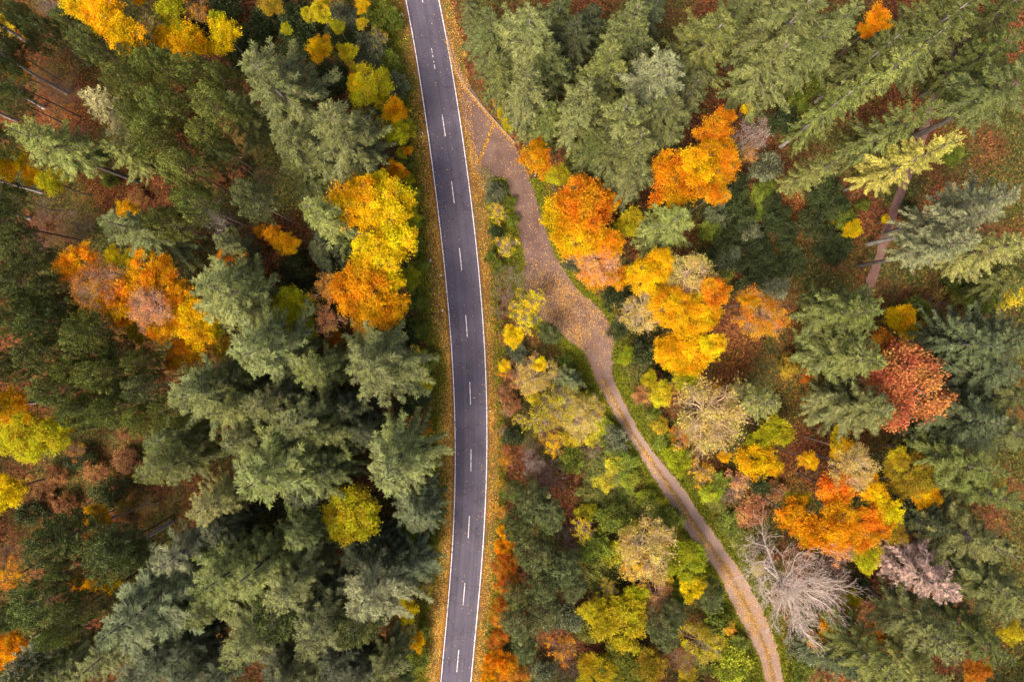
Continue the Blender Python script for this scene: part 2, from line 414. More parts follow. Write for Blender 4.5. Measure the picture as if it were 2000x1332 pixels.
# ground: one sheet to the horizon, gently uneven in the wood and flat under the road and the track
PATH_C = [(1905, 20), (1870, 90), (1838, 160), (1815, 220), (1795, 290), (1768, 355), (1747, 410), (1730, 460), (1715, 510), (1697, 562), (1683, 595), (1655, 660)]
def flat_points():
    v = np.arange(-300, 1700, 15.0)
    P = [np.stack([road_c(v), v], 1)]
    for A, B in ((TRACK_L, TRACK_R),):
        C = (np.array(A, float) + np.array(B)) / 2
        for a, b in zip(C[:-1], C[1:]):
            P.append(a + (b - a) * np.linspace(0, 1, 5)[:, None])
    C = np.array(PATH_C, float)
    for a, b in zip(C[:-1], C[1:]):
        P.append(a + (b - a) * np.linspace(0, 1, 5)[:, None])
    P = np.concatenate(P)
    return np.stack([(P[:, 0] - 1000) * M_PX, (666 - P[:, 1]) * M_PX], 1)
FLAT = flat_points()
def ground_z(x, y):
    x = np.asarray(x, float); y = np.asarray(y, float)
    sh = x.shape; x = x.ravel(); y = y.ravel()
    d = np.full(x.shape, 1e9)
    for i in range(0, len(FLAT), 40):
        f = FLAT[i:i + 40]
        d = np.minimum(d, np.min((x[:, None] - f[:, 0]) ** 2 + (y[:, None] - f[:, 1]) ** 2, 1))
    m = np.clip((np.sqrt(d) - 6.0) / 6.0, 0, 1)
    h = 0.22 * np.sin(x * 0.31 + 1.3 * np.sin(y * 0.17)) + 0.2 * np.sin(y * 0.37 + 1.7 * np.sin(x * 0.13)) + 0.1 * np.sin(x * 0.9 + y * 0.7)
    return (m * h).reshape(sh)
def build_ground():
    def axis(a):
        inner = np.arange(-a, a + 0.1, 1.0)
        outer = a + np.array([5, 15, 35, 80, 180, 400, 900, 2000.0])
        return np.concatenate([-outer[::-1], inner, outer])
    X, Y = np.meshgrid(axis(112), axis(78), indexing='ij')
    Z = ground_z(X, Y)
    V = np.stack([X, Y, Z], -1).reshape(-1, 3); h = X.shape[1]
    i = np.arange(X.shape[0] - 1)[:, None] * h + np.arange(h - 1)[None]
    F = np.stack([i, i + h, i + h + 1, i + 1], -1).reshape(-1, 4)
    g = Geo(); g.add(V, F, 0.5)
    return link('ground', g.mesh('ground', MAT['ground'], smooth=True), kind='structure', label='forest floor of red-brown fallen leaves and moss under the trees')
build_ground()

vv = np.arange(-330, 1700, 7.0)
wob = lambda n, s: np.convolve(rng.normal(0, s, n + 8), np.ones(3) / 3, 'same')[4:4 + n]
strip('verge', MAT['verge'], vv, smooth_edge(VERGE_L, vv) + wob(len(vv), 3.5), road_l(vv) + 4, 0.006, 6, kind='structure', label='broad leaf-strewn verge along the outside of the road bend')
strip('verge', MAT['verge'], vv, road_r(vv) - 4, smooth_edge(VERGE_R, vv) + wob(len(vv), 2.5), 0.007, 6, kind='structure', label='narrow leaf-strewn verge between the road and the track side')
track, TA, TB = strip_pairs('track', MAT['track'], TRACK_L, TRACK_R, 0.013, 8, 6.0, 0.7, kind='structure', label='brown gravel forest track that leaves the road and narrows downwards')
road = strip('road', MAT['road'], vv, road_l(vv) - 2.6, road_r(vv) + 2.6, 0.03, 8, 0.05, kind='structure', label='curved two-lane asphalt road with white edge lines')
for side, f, sgn in (('l', road_l, 1), ('r', road_r, -1)):
    e = f(vv)
    o = strip('edge_line', MAT['paint'], vv, e - 0.85, e + 0.85, 0.0345); o.parent = road

PC = np.array(PATH_C, float); tang = np.gradient(PC, axis=0); nrm = norm(np.stack([-tang[:, 1], tang[:, 0]], 1))
strip_pairs('footpath', MAT['path'], PC - nrm * 8.5, PC + nrm * 8.5, 0.009, 3, 8.0, 1.0, kind='structure', label='narrow pinkish footpath winding under the tall spruces')

# centre dashes, each one painted mark
def dash(v0, v1, hw=0.75):
    v = np.linspace(v0, v1, 7); c = road_c(v)
    o = strip('centre_dash', MAT['paint'], v, c - hw, c + hw, 0.0345); o.parent = road
for v in np.arange(247 - 131 * 4, 1680, 130.6):
    if 60 < v < 150:
        for a, b in ((95, 104), (108, 113), (120, 123), (127, 136)):
            dash(a, b, 0.6)
    else:
        dash(v - 21.5, v + 21.5)

# kerb stones round the outside of the junction, and the leaf-filled drain across it
def interp_poly(P, n):
    P = np.array(P, float); s = np.concatenate([[0], np.cumsum(np.linalg.norm(np.diff(P, axis=0), axis=1))])
    q = np.linspace(0, s[-1], n)
    return np.stack([np.interp(q, s, P[:, 0]), np.interp(q, s, P[:, 1])], 1)
KERB = [(874, 74), (881, 105), (891, 137), (903, 160), (915, 177), (932, 196), (950, 218), (966, 236), (985, 257), (1006, 280)]
kp = interp_poly(KERB, 30)
def block(name, mat, sx, sy, sz, bev=0.02):
    """a block with chamfered top edges, origin at the middle of its base"""
    x, y, b = sx / 2, sy / 2, bev
    V = []
    for (i, z) in ((0, 0), (0, sz - b), (b, sz)):
        V += [(-x + i, -y + i, z), (x - i, -y + i, z), (x - i, y - i, z), (-x + i, y - i, z)]
    F = [(8, 9, 10, 11)] + [(a + j, a + (j + 1) % 4, a + 4 + (j + 1) % 4, a + 4 + j) for a in (0, 4) for j in range(4)]
    g = Geo(); g.add(np.array(V, float), np.array(F), 0.5)
    return g.mesh(name, mat)
kerb = link('kerb', None, kind='structure', label='thin pale kerb round the outside of the track junction')
stone_me = block('kerb_stone', MAT['stone'], 0.98 * np.linalg.norm(kp[1] - kp[0]) * M_PX, 0.16, 0.14)
for a, b in zip(kp[:-1], kp[1:]):
    c = at(*((a + b) / 2)); o = link('kerb_stone', stone_me, kerb)
    o.location = (c[0], c[1], rng.uniform(-0.03, 0.01)); o.rotation_euler = (0, 0, math.atan2(-(b - a)[1], (b - a)[0]) + rng.normal(0, 0.02))
strip_pairs('drain_channel', MAT['verge'], [(963, 238), (950, 269), (937, 302), (930, 323)], [(967, 240), (954, 271), (941, 304), (935, 325)], 0.018, 2, 3.0, 0.6, kind='structure', label='drain channel full of orange leaves across the track mouth')

# roadside delineator posts and scraps of paper
def delineator(u, v, label):
    root = link('delineator_post', None, label=label, category='road post', group='delineator posts along the road')
    c = at(u, v, 0.9); root.location = (c[0], c[1], 0.0); root.rotation_euler = (0, 0, rng.uniform(0, 3))
    sec = np.array([(-0.06, -0.05), (0.06, -0.05), (0.10, 0.0), (0.0, 0.07), (-0.10, 0.0)])
    def prism(z0, z1, k0=1.0, k1=1.0, slope=0.0):
        n = len(sec); lo = np.hstack([sec * k0, np.full((n, 1), z0)]); hi = np.hstack([sec * k1, (z1 + slope * sec[:, 1])[:, None]])
        g = Geo(); g.add(np.concatenate([lo, hi]), np.array([(j, (j + 1) % n, n + (j + 1) % n, n + j) for j in range(n)]), 0.5)
        g.add(np.concatenate([hi, hi.mean(0)[None]]), np.array([(j, (j + 1) % n, n) for j in range(n)]), 0.5)
        return g
    link('post_body', prism(-0.1, 0.70, 1.25, 1.1).mesh('post_body', MAT['white']), root)
    bb = link('black_band', prism(0.70, 0.86, 1.13, 1.13).mesh('black_band', MAT['black']), root)
    link('post_cap', prism(0.86, 1.0, 1.1, 1.1, 0.5).mesh('post_cap', MAT['white']), root)
    r = link('reflector', block('reflector', MAT['reflector'], 0.05, 0.012, 0.10, 0.004), bb); r.location = (0, -0.068, 0.73)
for (u, v, lab) in ((786, 28, 'white delineator post on the verge by the top edge'), (825, 260, 'white delineator post on the verge opposite the leaf-filled drain'),
                    (848, 439, 'white delineator post on the verge opposite the island with yellow shrubs'), (880, 811, 'white delineator post on the wide verge just below the road bend'),
                    (958, 803, 'white delineator post on the narrow verge, the only one on that side'), (874, 1076, 'white delineator post on the verge below the olive-orange tree'),
                    (850, 1326, 'white delineator post on the verge by the bottom edge')):
    delineator(u, v, lab)
def paper(u, v, label, s):
    X, Y = np.meshgrid(np.linspace(-0.5, 0.5, 4), np.linspace(-0.35, 0.35, 4), indexing='ij')
    Z = 0.10 + rng.uniform(-0.08, 0.10, X.shape) / s
    i = np.arange(3)[:, None] * 4 + np.arange(3)[None]
    g = Geo(); g.add(np.stack([X, Y, Z], -1).reshape(-1, 3) * s, np.stack([i, i + 4, i + 5, i + 1], -1).reshape(-1, 4), 0.5)
    o = link('paper_scrap', g.mesh('paper_scrap', MAT['paper']), label=label, category='litter', group='scraps of paper on the verge')
    c = at(u, v); o.location = (c[0], c[1], 0.04); o.rotation_euler = (0, 0, rng.uniform(0, 6))
paper(841, 509, 'small white paper scrap among golden leaves beside the big yellow tree', 0.45)
paper(861, 538, 'tiny white paper scrap on the verge close to the edge line', 0.38)
paper(864, 607, 'white paper scrap on the verge beside the big orange tree', 0.4)

# ------------------------------------------------------------------ tree prototypes (real metres), copied below
UP = np.array([0.0, 0, 1.0])
def rotz(d, a):
    c, s = np.cos(a), np.sin(a)
    return np.stack([d[:, 0] * c - d[:, 1] * s, d[:, 0] * s + d[:, 1] * c, d[:, 2]], -1)

def trunk_geo(r, H, r0, lean=0.01, k=7, top=0.03, flare=1.5, n=12):
    """a tapered, slightly bent bole with a root flare"""
    z = np.linspace(0, H, n); z[1] = 0.5
    ph = r.uniform(0, 6, 2)
    cx = lean * H * np.sin(z / H * 2.5 + ph[0]) - lean * H * np.sin(ph[0]); cy = lean * H * np.sin(z / H * 2.1 + ph[1]) - lean * H * np.sin(ph[1])
    rad = r0 + (top - r0) * (z / H) ** 1.1; rad[0] *= flare
    V = []
    for i in range(n):
        for j in range(k):
            t = 2 * pi * j / k
            V.append((cx[i] + rad[i] * cos(t), cy[i] + rad[i] * sin(t), z[i] - (0.5 if i == 0 else 0)))
    F = [(i * k + j, i * k + (j + 1) % k, (i + 1) * k + (j + 1) % k, (i + 1) * k + j) for i in range(n - 1) for j in range(k)]
    g = Geo(); g.add(np.array(V), np.array(F), 0.5)
    return g, (lambda q: np.stack([np.interp(q, z, cx), np.interp(q, z, cy), q], -1))

def spruce_proto(seed, H=30.0, R=5.2, zb=9.0, nb=120, droop=0.24, fill=1.0, hang=0.35, dead=0.0, wide=0.75):
    r = np.random.default_rng(seed)
    tg, axis = trunk_geo(r, H, 0.30, 0.008)
    wood, ndl = Geo(), Geo()
    # whorls of branches: 0 top, 1 lowest living branch
    nw = max(6, nb // 6); wt = (np.arange(nw) + r.uniform(-.25, .25, nw) + .5) / nw
    t = np.clip(np.repeat(wt ** 0.9, 6)[:nb] + r.normal(0, .010, len(np.repeat(wt, 6)[:nb])), 0.0, 1.0)
    nb = len(t)
    az = (np.tile(np.arange(6) * pi / 3, nw) + np.repeat(r.uniform(0, 6, nw), 6))[:nb] + r.normal(0, 0.16, nb)
    lop = 1 + 0.22 * np.sin(az + r.uniform(0, 6)) + 0.12 * np.sin(2 * az + r.uniform(0, 6))
    for i in range(nb):
        z0 = H - 0.25 - (H - zb) * t[i]
        env = min(1.0, (t[i] * 1.28 + 0.02) ** 0.8)
        if t[i] > 0.8: env *= 1 - 1.5 * (t[i] - 0.8)
        Lb = max(0.35, R * env * lop[i] * r.uniform(0.62, 1.15))
        a = az[i]; d = np.array([cos(a), sin(a), 0.0])
        slope = 0.75 * (1 - t[i]) ** 2 + 0.05 + r.normal(0, 0.06)
        dr = droop * (0.5 + t[i]) * r.uniform(0.7, 1.3)
        base = axis(np.array([z0]))[0]
        curl = r.normal(0, 0.12)
        def P(s):
            s = np.asarray(s, float)[:, None]
            side = np.array([-d[1], d[0], 0])
            return base + d * Lb * s + side * (curl * Lb * s ** 2) + UP * (Lb * (slope * s - dr * s ** 2 + 0.10 * s ** 4))
        ns = 5
        q = P(np.linspace(0, 1, ns)); rr = np.linspace(0.016 + 0.008 * Lb, 0.008, ns)
        wood.tubes(q[:-1], q[1:], rr[:-1], rr[1:], 3, r.uniform(0.3, 0.9))
        bv = np.clip(r.normal(0.44, 0.10), 0.05, 0.95)
        # side shoots, left and right, shorter towards the tip
        step = 0.24 / fill
        s0 = 0.10 if Lb < 2 else 0.22
        nl = max(3, int(Lb * (1 - s0) / step))
        for side in (-1, 1):
            s = np.clip(s0 + (1 - s0) * (np.arange(nl) + r.uniform(0, 1, nl)) / nl, 0, 0.99)
            if dead: 
                s = s[r.random(len(s)) > dead]
            if len(s) == 0: continue
            pl = P(s); tn = norm(P(np.minimum(s + 0.02, 1.0)) - P(np.maximum(s - 0.02, 0)))
            ang = side * (r.uniform(0.30, 0.85, len(s)))
            dl = rotz(tn, ang); dl[:, 2] -= r.uniform(0.0, hang, len(s)) ; dl = norm(dl)
            ll = (min(wide * 1.5, 0.30 * Lb + 0.14) * np.clip(1.1 * (1 - s), 0, 1) ** 0.95 + 0.17) * r.uniform(0.7, 1.2, len(s))
            m = len(s)
            nrm_ = norm(np.stack([r.normal(0, .3, m), r.normal(0, .3, m), np.ones(m)], 1))
            v = np.clip(bv + r.normal(0, 0.20, m), 0, 1)
            ndl.cards(pl, dl, nrm_, ll, 0.15, v, 0.45)
            # twigs on the side shoots
            nt = np.maximum(2, (ll / 0.19).astype(int))
            idx = np.repeat(np.arange(m), nt)
            k = np.concatenate([np.arange(x) for x in nt]) + r.uniform(0.2, 1.0, len(idx))
            f = np.clip(k / nt[idx], 0, 1.0)
            for sd in (-1, 1):
                pp = pl[idx] + dl[idx] * (ll[idx] * f)[:, None]
                dd = rotz(dl[idx], sd * r.uniform(0.22, 0.7, len(idx))); dd[:, 2] += r.normal(-0.12, 0.22, len(idx))
                nn = nrm_[idx] + r.normal(0, 0.35, (len(idx), 3))
                lt = (0.30 + 0.32 * (1 - f)) * r.uniform(0.7, 1.3, len(idx)) * (1 if Lb > 1.2 else 0.8)
                ndl.cards(pp, dd, nn, lt, 0.105 * r.uniform(0.8, 1.3, len(idx)), np.clip(v[idx] + r.normal(0, 0.14, len(idx)), 0, 1), 0.5)
        # shoot at the tip
        e = P(np.array([0.93, 1.0])); dt = norm(e[1:] - e[:1])
        ndl.cards(e[:1], dt, UP[None] + r.normal(0, .2, (1, 3)), 0.5, 0.16, bv)
    # dead stubs on the bare bole
    ns = 16
    zz = r.uniform(zb * 0.45, zb, ns); aa = r.uniform(0, 2 * pi, ns); b = axis(zz)
    ln = r.uniform(0.4, 1.6, ns)[:, None]
    dd = np.stack([np.cos(aa), np.sin(aa), r.uniform(-0.3, 0.2, ns)], 1)
    wood.tubes(b, b + dd * ln, 0.03, 0.008, 3, 0.8)
    # leader
    tp = axis(np.array([H - 0.4]))
    ndl.cards(np.repeat(tp, 6, 0), np.stack([np.cos(np.arange(6)) * .35, np.sin(np.arange(6) * 1.05) * .35, np.ones(6)], 1), r.normal(0, 1, (6, 3)), 0.8, 0.14, 0.6)
    return dict(H=H, R=R, trunk=tg.mesh('trunk', MAT['bark'], True), limb=wood.mesh('branches', MAT['bark']), crown=ndl.mesh('crown', MAT['needle']))

def pine_proto(seed, H=24.0, R=3.6, zc=0.78, nt=92):
    r = np.random.default_rng(seed)
    tg, axis = trunk_geo(r, H * 0.96, 0.24, 0.012)
    wood, ndl = Geo(), Geo()
    C, A, BV = [], [], []
    for (n, k, zlo, sg) in ((nt, 1.0, -0.35, .26), (nt // 2, 0.68, -0.4, .3)):
        i = np.arange(n); zz = 1 - (i + .5) / n * (1 - zlo); az = i * 2.39996 + r.normal(0, .12, n)
        lop = 1 + .15 * np.sin(az * 2 + r.uniform(0, 6)) + .13 * np.sin(3 * az + r.uniform(0, 6)) * np.sin(zz * 4)
        rr = np.sqrt(1 - zz ** 2) * lop
        c = np.stack([np.cos(az) * rr * R * k, np.sin(az) * rr * R * k, H * zc + zz * H * (1 - zc) * k * .93], 1) + r.normal(0, sg, (n, 3))
        nn = norm(np.stack([np.cos(az) * rr, np.sin(az) * rr, zz * .9 + .75], 1) + r.normal(0, .18, (n, 3)))
        C.append(c); A.append(nn); BV.append(np.clip(r.normal(.42, .22, n), 0.02, 1))
    C = np.concatenate(C); A = np.concatenate(A); BV = np.concatenate(BV); n = len(C)
    # boughs and shoots
    st = axis(np.clip(C[:, 2] - np.hypot(C[:, 0], C[:, 1]) * .45 - .4, H * .45, H * .94))
    md = st * .45 + C * .55 - UP * .15 + r.normal(0, .12, (n, 3))
    wood.tubes(st[::2], md[::2], .05, .03, 3, .6); wood.tubes(md[::2], C[::2], .03, .014, 3, .6)
    # each shoot cluster a rounded brush of needles, fuller on its outer side
    m = 84; idx = np.repeat(np.arange(n), m); sz = r.uniform(.75, 1.3, n)[idx][:, None]
    o = norm(r.normal(0, 1, (len(idx), 3)) + A[idx] * .75)
    pos = C[idx] + (o * np.array([.60, .60, .60]) + A[idx] * np.sum(o * A[idx], 1)[:, None] * .55) * sz * r.uniform(.8, 1.05, (len(idx), 1))
    d = norm(o * .55 + A[idx] * .45 + r.normal(0, .5, (len(idx), 3)))
    ndl.cards(pos - d * .12, d, o + r.normal(0, .2, (len(idx), 3)), r.uniform(.26, .40, len(idx)), .155, np.clip(BV[idx] + r.normal(0, .07, len(idx)), 0, 1))
    return dict(H=H, R=R, trunk=tg.mesh('trunk', MAT['bark'], True), limb=wood.mesh('limbs', MAT['bark']), crown=ndl.mesh('crown', MAT['pine']))

def broad_proto(seed, R=4.5, leaves=11000, leafsize=0.30, flat=0.8, keep=1.0, twigs=350, mat='leaf', shrub=False, spray=12):
    """crown centred on the origin: lobes of leaf sprays carried by forking limbs that rise from (0,0,-flat*R-...)"""
    r = np.random.default_rng(seed)
    wood, lv = Geo(), Geo()
    nl = 27 if R > 3 else 15
    # lobe centres over the upper shell
    k = np.arange(nl); zz = 1 - (k + 0.5) / nl * 1.3; az = k * 2.39996 + r.uniform(0, 6)
    rr = np.sqrt(np.clip(1 - zz ** 2, 0, 1)) * r.uniform(0.55, 1.0, nl) * (1 + .16 * np.sin(az + r.uniform(0, 6)) + .12 * np.sin(3 * az + r.uniform(0, 6)))
    lc = np.stack([np.cos(az) * rr, np.sin(az) * rr, zz * 0.62 + r.normal(0, .10, nl)], 1) * R * np.array([1, 1, flat])
    lr = R * r.uniform(0.15, 0.33, nl) * (1 if R > 3 else 1.25)
    root = np.array([0, 0, -flat * R * 1.0])
    fork = np.array([0, 0, -flat * R * 0.35]) if not shrub else root
    # limbs
    mids = fork * 0.5 + lc * 0.5 + r.normal(0, 0.08 * R, (nl, 3))
    b0 = np.repeat(fork[None], nl, 0)
    wr = 0.03 * R * (0.5 if shrub else 1)
    wood.tubes(b0, mids, wr, wr * .62, 5, 0.6); wood.tubes(mids, lc, wr * .62, wr * .35, 4, 0.6)
    if not shrub:
        wood.tubes(root[None], fork[None] * 0.98, wr * 1.7, wr * 1.2, 6, 0.5)
    nsp = leaves // spray
    li = r.choice(nl, nsp, p=lr ** 2 / np.sum(lr ** 2))
    d = norm(r.normal(0, 1, (nsp, 3)) + np.array([0, 0, 0.35]) + 0.5 * norm(lc[li]))
    rad = lr[li] * r.uniform(0.45, 1.05, nsp) ** 0.6
    c = lc[li] + d * rad[:, None] * np.array([1, 1, 0.75]) + norm(lc[li] + 1e-6) * (lr[li] * r.normal(0, .45, nsp))[:, None]
    # stray shoots reaching past the outline
    st = r.random(nsp) < 0.10
    c[st] += d[st] * (0.10 * R) * r.uniform(.5, 1.6, (st.sum(), 1))
    # openings
    ph = r.uniform(0, 6, 6); f = 2.6 / R
    hole = np.sin(c[:, 0] * f * 1.9 + ph[0]) * np.sin(c[:, 1] * f * 2.1 + ph[1]) + 0.6 * np.sin(c[:, 0] * f * 4 + ph[2]) * np.sin(c[:, 1] * f * 3.7 + ph[3])
    ok = hole > (-0.75 if keep > 0.8 else -0.2 + (0.7 - keep) * 0.9)
    if keep < 1: ok &= r.random(nsp) < keep
    tw = r.choice(nsp, min(twigs, nsp), replace=False)
    kk = li[tw]; m2 = lc[kk] * 0.6 + c[tw] * 0.4 + r.normal(0, 0.06 * R, (len(tw), 3))
    wood.tubes(lc[kk], m2, 0.0065 * R, 0.004 * R, 3, 0.7); wood.tubes(m2, c[tw] + d[tw] * 0.12 * R * (1 if keep < .8 else .3), 0.004 * R, 0.0018 * R, 3, 0.8)
    if keep < .8:
        for rep in range(2):
            e = m2 + (c[tw] - m2) * r.uniform(.2, .9, (len(tw), 1)); dd = norm(d[tw] + r.normal(0, .6, (len(tw), 3)))
            wood.tubes(e, e + dd * r.uniform(.1, .26, (len(tw), 1)) * R, 0.0026 * R, 0.0014 * R, 3, 0.8)
    c, d, li = c[ok], d[ok], li[ok]; n = len(c)
    lobev = np.clip(r.normal(0.5, 0.2, nl), 0, 1)
    sv = np.clip(lobev[li] + r.normal(0, 0.16, n), 0, 1)
    idx = np.repeat(np.arange(n), spray); m = len(idx)
    off = r.normal(0, 1, (m, 3)) * (0.30 if R > 3 else 0.22) * np.array([1, 1, 0.7])
    p = c[idx] + off
    ld = norm(off + 0.6 * d[idx] + r.normal(0, .4, (m, 3)) - np.array([0, 0, 0.15]))
    up = norm(d[idx] * 0.7 + UP * 0.8 + r.normal(0, .55, (m, 3)))
    sz = leafsize * r.uniform(0.7, 1.3, m)
    lv.cards(p, ld, up, sz, sz * 0.72, np.clip(sv[idx] + r.normal(0, .18, m), 0, 1), 0.45)
    return dict(R=R, flat=flat, limb=wood.mesh('limbs' if not shrub else 'stems', MAT['bark']), crown=lv.mesh('crown' if not shrub else 'foliage', MAT[mat]))

def bare_proto(seed, R=5.0, H=16.0, levels=6, first=6, spread=0.6, thick=0.2, shrub=False, up=0.10, low=0.010):
    r = np.random.default_rng(seed)
    wood = Geo()
    if shrub:
        n = first * 2; pts = np.zeros((n, 3)); pts[:, :2] = r.normal(0, .15, (n, 2)); tg = None
        z0 = 0.0
    else:
        z0 = H * 0.42; tg, axis = trunk_geo(r, z0 + 1.2, thick, 0.015, 8, thick * 0.62)
        n = first + 2; zz = np.linspace(z0 - 1.0, z0 + 1.2, n); pts = axis(zz)
    a = np.arange(n) * 2.39996 + r.normal(0, .3, n); el = r.uniform(0.25, 1.2, n) if not shrub else r.uniform(0.5, 1.35, n)
    d = np.stack([np.cos(a) * np.cos(el), np.sin(a) * np.cos(el), np.sin(el)], 1)
    L0 = (H - z0) * 0.36
    Ls = L0 * r.uniform(0.75, 1.15, n); rad = np.full(n, thick * (0.55 if not shrub else .3))
    for lev in range(levels):
        # every branch drawn as three bent pieces, so that it curves
        p = pts
        dd = d
        ends = []
        for s in range(2):
            q = p + dd * (Ls / 2)[:, None]
            wood.tubes(p, q, rad * (1 - .2 * s), rad * (.8 - .2 * s), 5 if lev < 2 else 3, np.clip(r.normal(.55, .2, len(p)), 0, 1))
            ends.append(q); p = q; dd = norm(dd + r.normal(0, .16, dd.shape) + UP * up)
        kids = 3 if lev < 4 else 2
        idx = np.repeat(np.arange(len(p)), kids); which = np.tile(np.arange(kids), len(p))
        base = np.where((which == kids - 1)[:, None] & (lev < 5), ends[0][idx], p[idx])
        perp = norm(np.cross(dd[idx], r.normal(0, 1, (len(idx), 3))))
        amt = np.where(which == 0, 0.22, spread + r.normal(0, .15, len(idx)))
        d = norm(dd[idx] + perp * amt[:, None] + UP * 0.05)
        pts = base
        Ls = Ls[idx] * r.uniform(0.58, 0.88, len(idx)); rad = np.maximum(rad[idx] * np.where(which == 0, .64, .54), low)
    out = dict(R=R, H=H, limb=wood.mesh('branches' if not shrub else 'stems', MAT['bark']))
    if tg: out['trunk'] = tg.mesh('trunk', MAT['bark'], True)
    return out

P = {}
P['S'] = [spruce_proto(100 + i, 30, 5.2, zb, nb, dr, 1.0, hg, 0.0, wd) for i, (zb, nb, dr, hg, wd) in enumerate(((8, 102, .26, .35, .85), (10, 96, .32, .4, .8), (7, 108, .24, .3, .95), (9, 90, .36, .5, .75), (11, 96, .24, .4, .9), (8, 96, .30, .3, .8), (9, 102, .28, .45, .7)))]
P['N'] = [spruce_proto(200 + i, 28, 3.4, zb, 84, .34, 1.0, .5, 0.0, .5) for i, zb in enumerate((6, 8, 5, 7))]
P['K'] = [spruce_proto(250 + i, 30, 4.8, zb, 88, .26, 1.0, .4, 0.0, .75) for i, zb in enumerate((14, 15, 13))]
P['X'] = [spruce_proto(300, 26, 4.2, 7, 110, .3, .9, .5, 0.45), spruce_proto(301, 28, 5.0, 9, 110, .25, .9, .4, 0.35)]
P['P'] = [pine_proto(400 + i, 24, 3.6, z) for i, z in enumerate((.73, .75, .70, .74, .72))]
P['D'] = [broad_proto(500 + i, 4.6, 19500, .27, f) for i, f in enumerate((.8, .9, .75, .85, .7))]
P['E'] = [broad_proto(520 + i, 2.6, 8000, .23, f, twigs=200) for i, f in enumerate((.9, 1.0, .8, .95))]
P['H'] = [broad_proto(540 + i, 4.6, 14000, .24, .8, keep=kp_, twigs=600) for i, kp_ in enumerate((.75, .62, .48))]
P['h'] = [broad_proto(560 + i, 2.4, 4200, .23, .85, keep=kp_, twigs=420) for i, kp_ in enumerate((.66, .5, .36))]
P['B'] = [broad_proto(580 + i, 2.3, 5600, .22, .8, twigs=120, mat='shrub', shrub=True) for i in range(7)]
P['W'] = [bare_proto(611, 5.5, 17, 7, 13, .60, .32, low=.014), bare_proto(602, 5, 16, 6, 7, .6, .22, low=.016)]
P['Z'] = [bare_proto(620 + i, 3.0, 7.0, 6, 5, .5, .09, True, .06) for i in range(3)]
P['t'] = [dict(m=trunk_geo(np.random.default_rng(700 + i), 10.0, .26, .012, 8, .17)[0].mesh('trunk', MAT['bark'], True)) for i in range(4)]

# ------------------------------------------------------------------ the plants: survey of crowns
# colour words -> leaf colour (linear)
LEAF = {
 'gg': ((0.150, 0.154, 0.040), 'grey-green'), 'dg': ((0.066, 0.074, 0.022), 'dark green'), 'og': ((0.122, 0.128, 0.022), 'olive-green'),
 'bg': ((0.118, 0.130, 0.050), 'blue-green'), 'lg': ((0.178, 0.182, 0.036), 'light green'), 'yg': ((0.235, 0.215, 0.058), 'yellowish green'),
 'gr': ((0.205, 0.202, 0.090), 'silvery grey-green'), 'st': ((0.42, 0.33, 0.14), 'straw-coloured'), 'go': ((0.34, 0.27, 0.048), 'golden-tipped'),
 'pk': ((0.40, 0.27, 0.20), 'pinkish-brown'), 'pg': ((0.152, 0.166, 0.030), 'mid-green'), 'pd': ((0.116, 0.130, 0.030), 'deep green'), 'pb': ((0.130, 0.144, 0.046), 'grey-green'),
 'Y': ((0.80, 0.50, 0.010), 'bright yellow'), 'YO': ((0.78, 0.36, 0.008), 'yellow-orange'), 'O': ((0.70, 0.225, 0.008), 'orange'),
 'BO': ((0.74, 0.205, 0.012), 'bright orange'), 'RO': ((0.50, 0.125, 0.018), 'rust-orange'), 'R': ((0.50, 0.125, 0.062), 'red'), 'OB': ((0.52, 0.20, 0.030), 'orange-brown'),
 'YG': ((0.46, 0.38, 0.016), 'yellow-green'), 'OY': ((0.55, 0.38, 0.018), 'olive-yellow'), 'GN': ((0.18, 0.20, 0.020), 'green'), 'LM': ((0.36, 0.37, 0.018), 'lime-green'),
 'TN': ((0.60, 0.40, 0.10), 'tan'), 'SP': ((0.70, 0.29, 0.11), 'salmon'), 'DG': ((0.060, 0.074, 0.020), 'dark green'), 'GG': ((0.16, 0.17, 0.085), 'grey-green'), 'BR': ((0.36, 0.14, 0.055), 'brown'),
 'OS': ((0.20, 0.185, 0.030), 'olive'),
 'MV': ((0.30, 0.21, 0.17), 'mauve-brown'), 'WT': ((0.58, 0.47, 0.40), 'pale'), 'BN': ((0.22, 0.13, 0.10), 'brown'), 'DO': ((0.34, 0.20, 0.02), 'dull orange'),
}
BARK = {'spruce': [(0.12, 0.10, 0.082), (0.08, 0.065, 0.055), (0.22, 0.19, 0.165)], 'pine': [(0.15, 0.10, 0.08), (0.22, 0.16, 0.13)], 'broad': [(0.14, 0.115, 0.09), (0.20, 0.165, 0.13), (0.10, 0.08, 0.065)]}

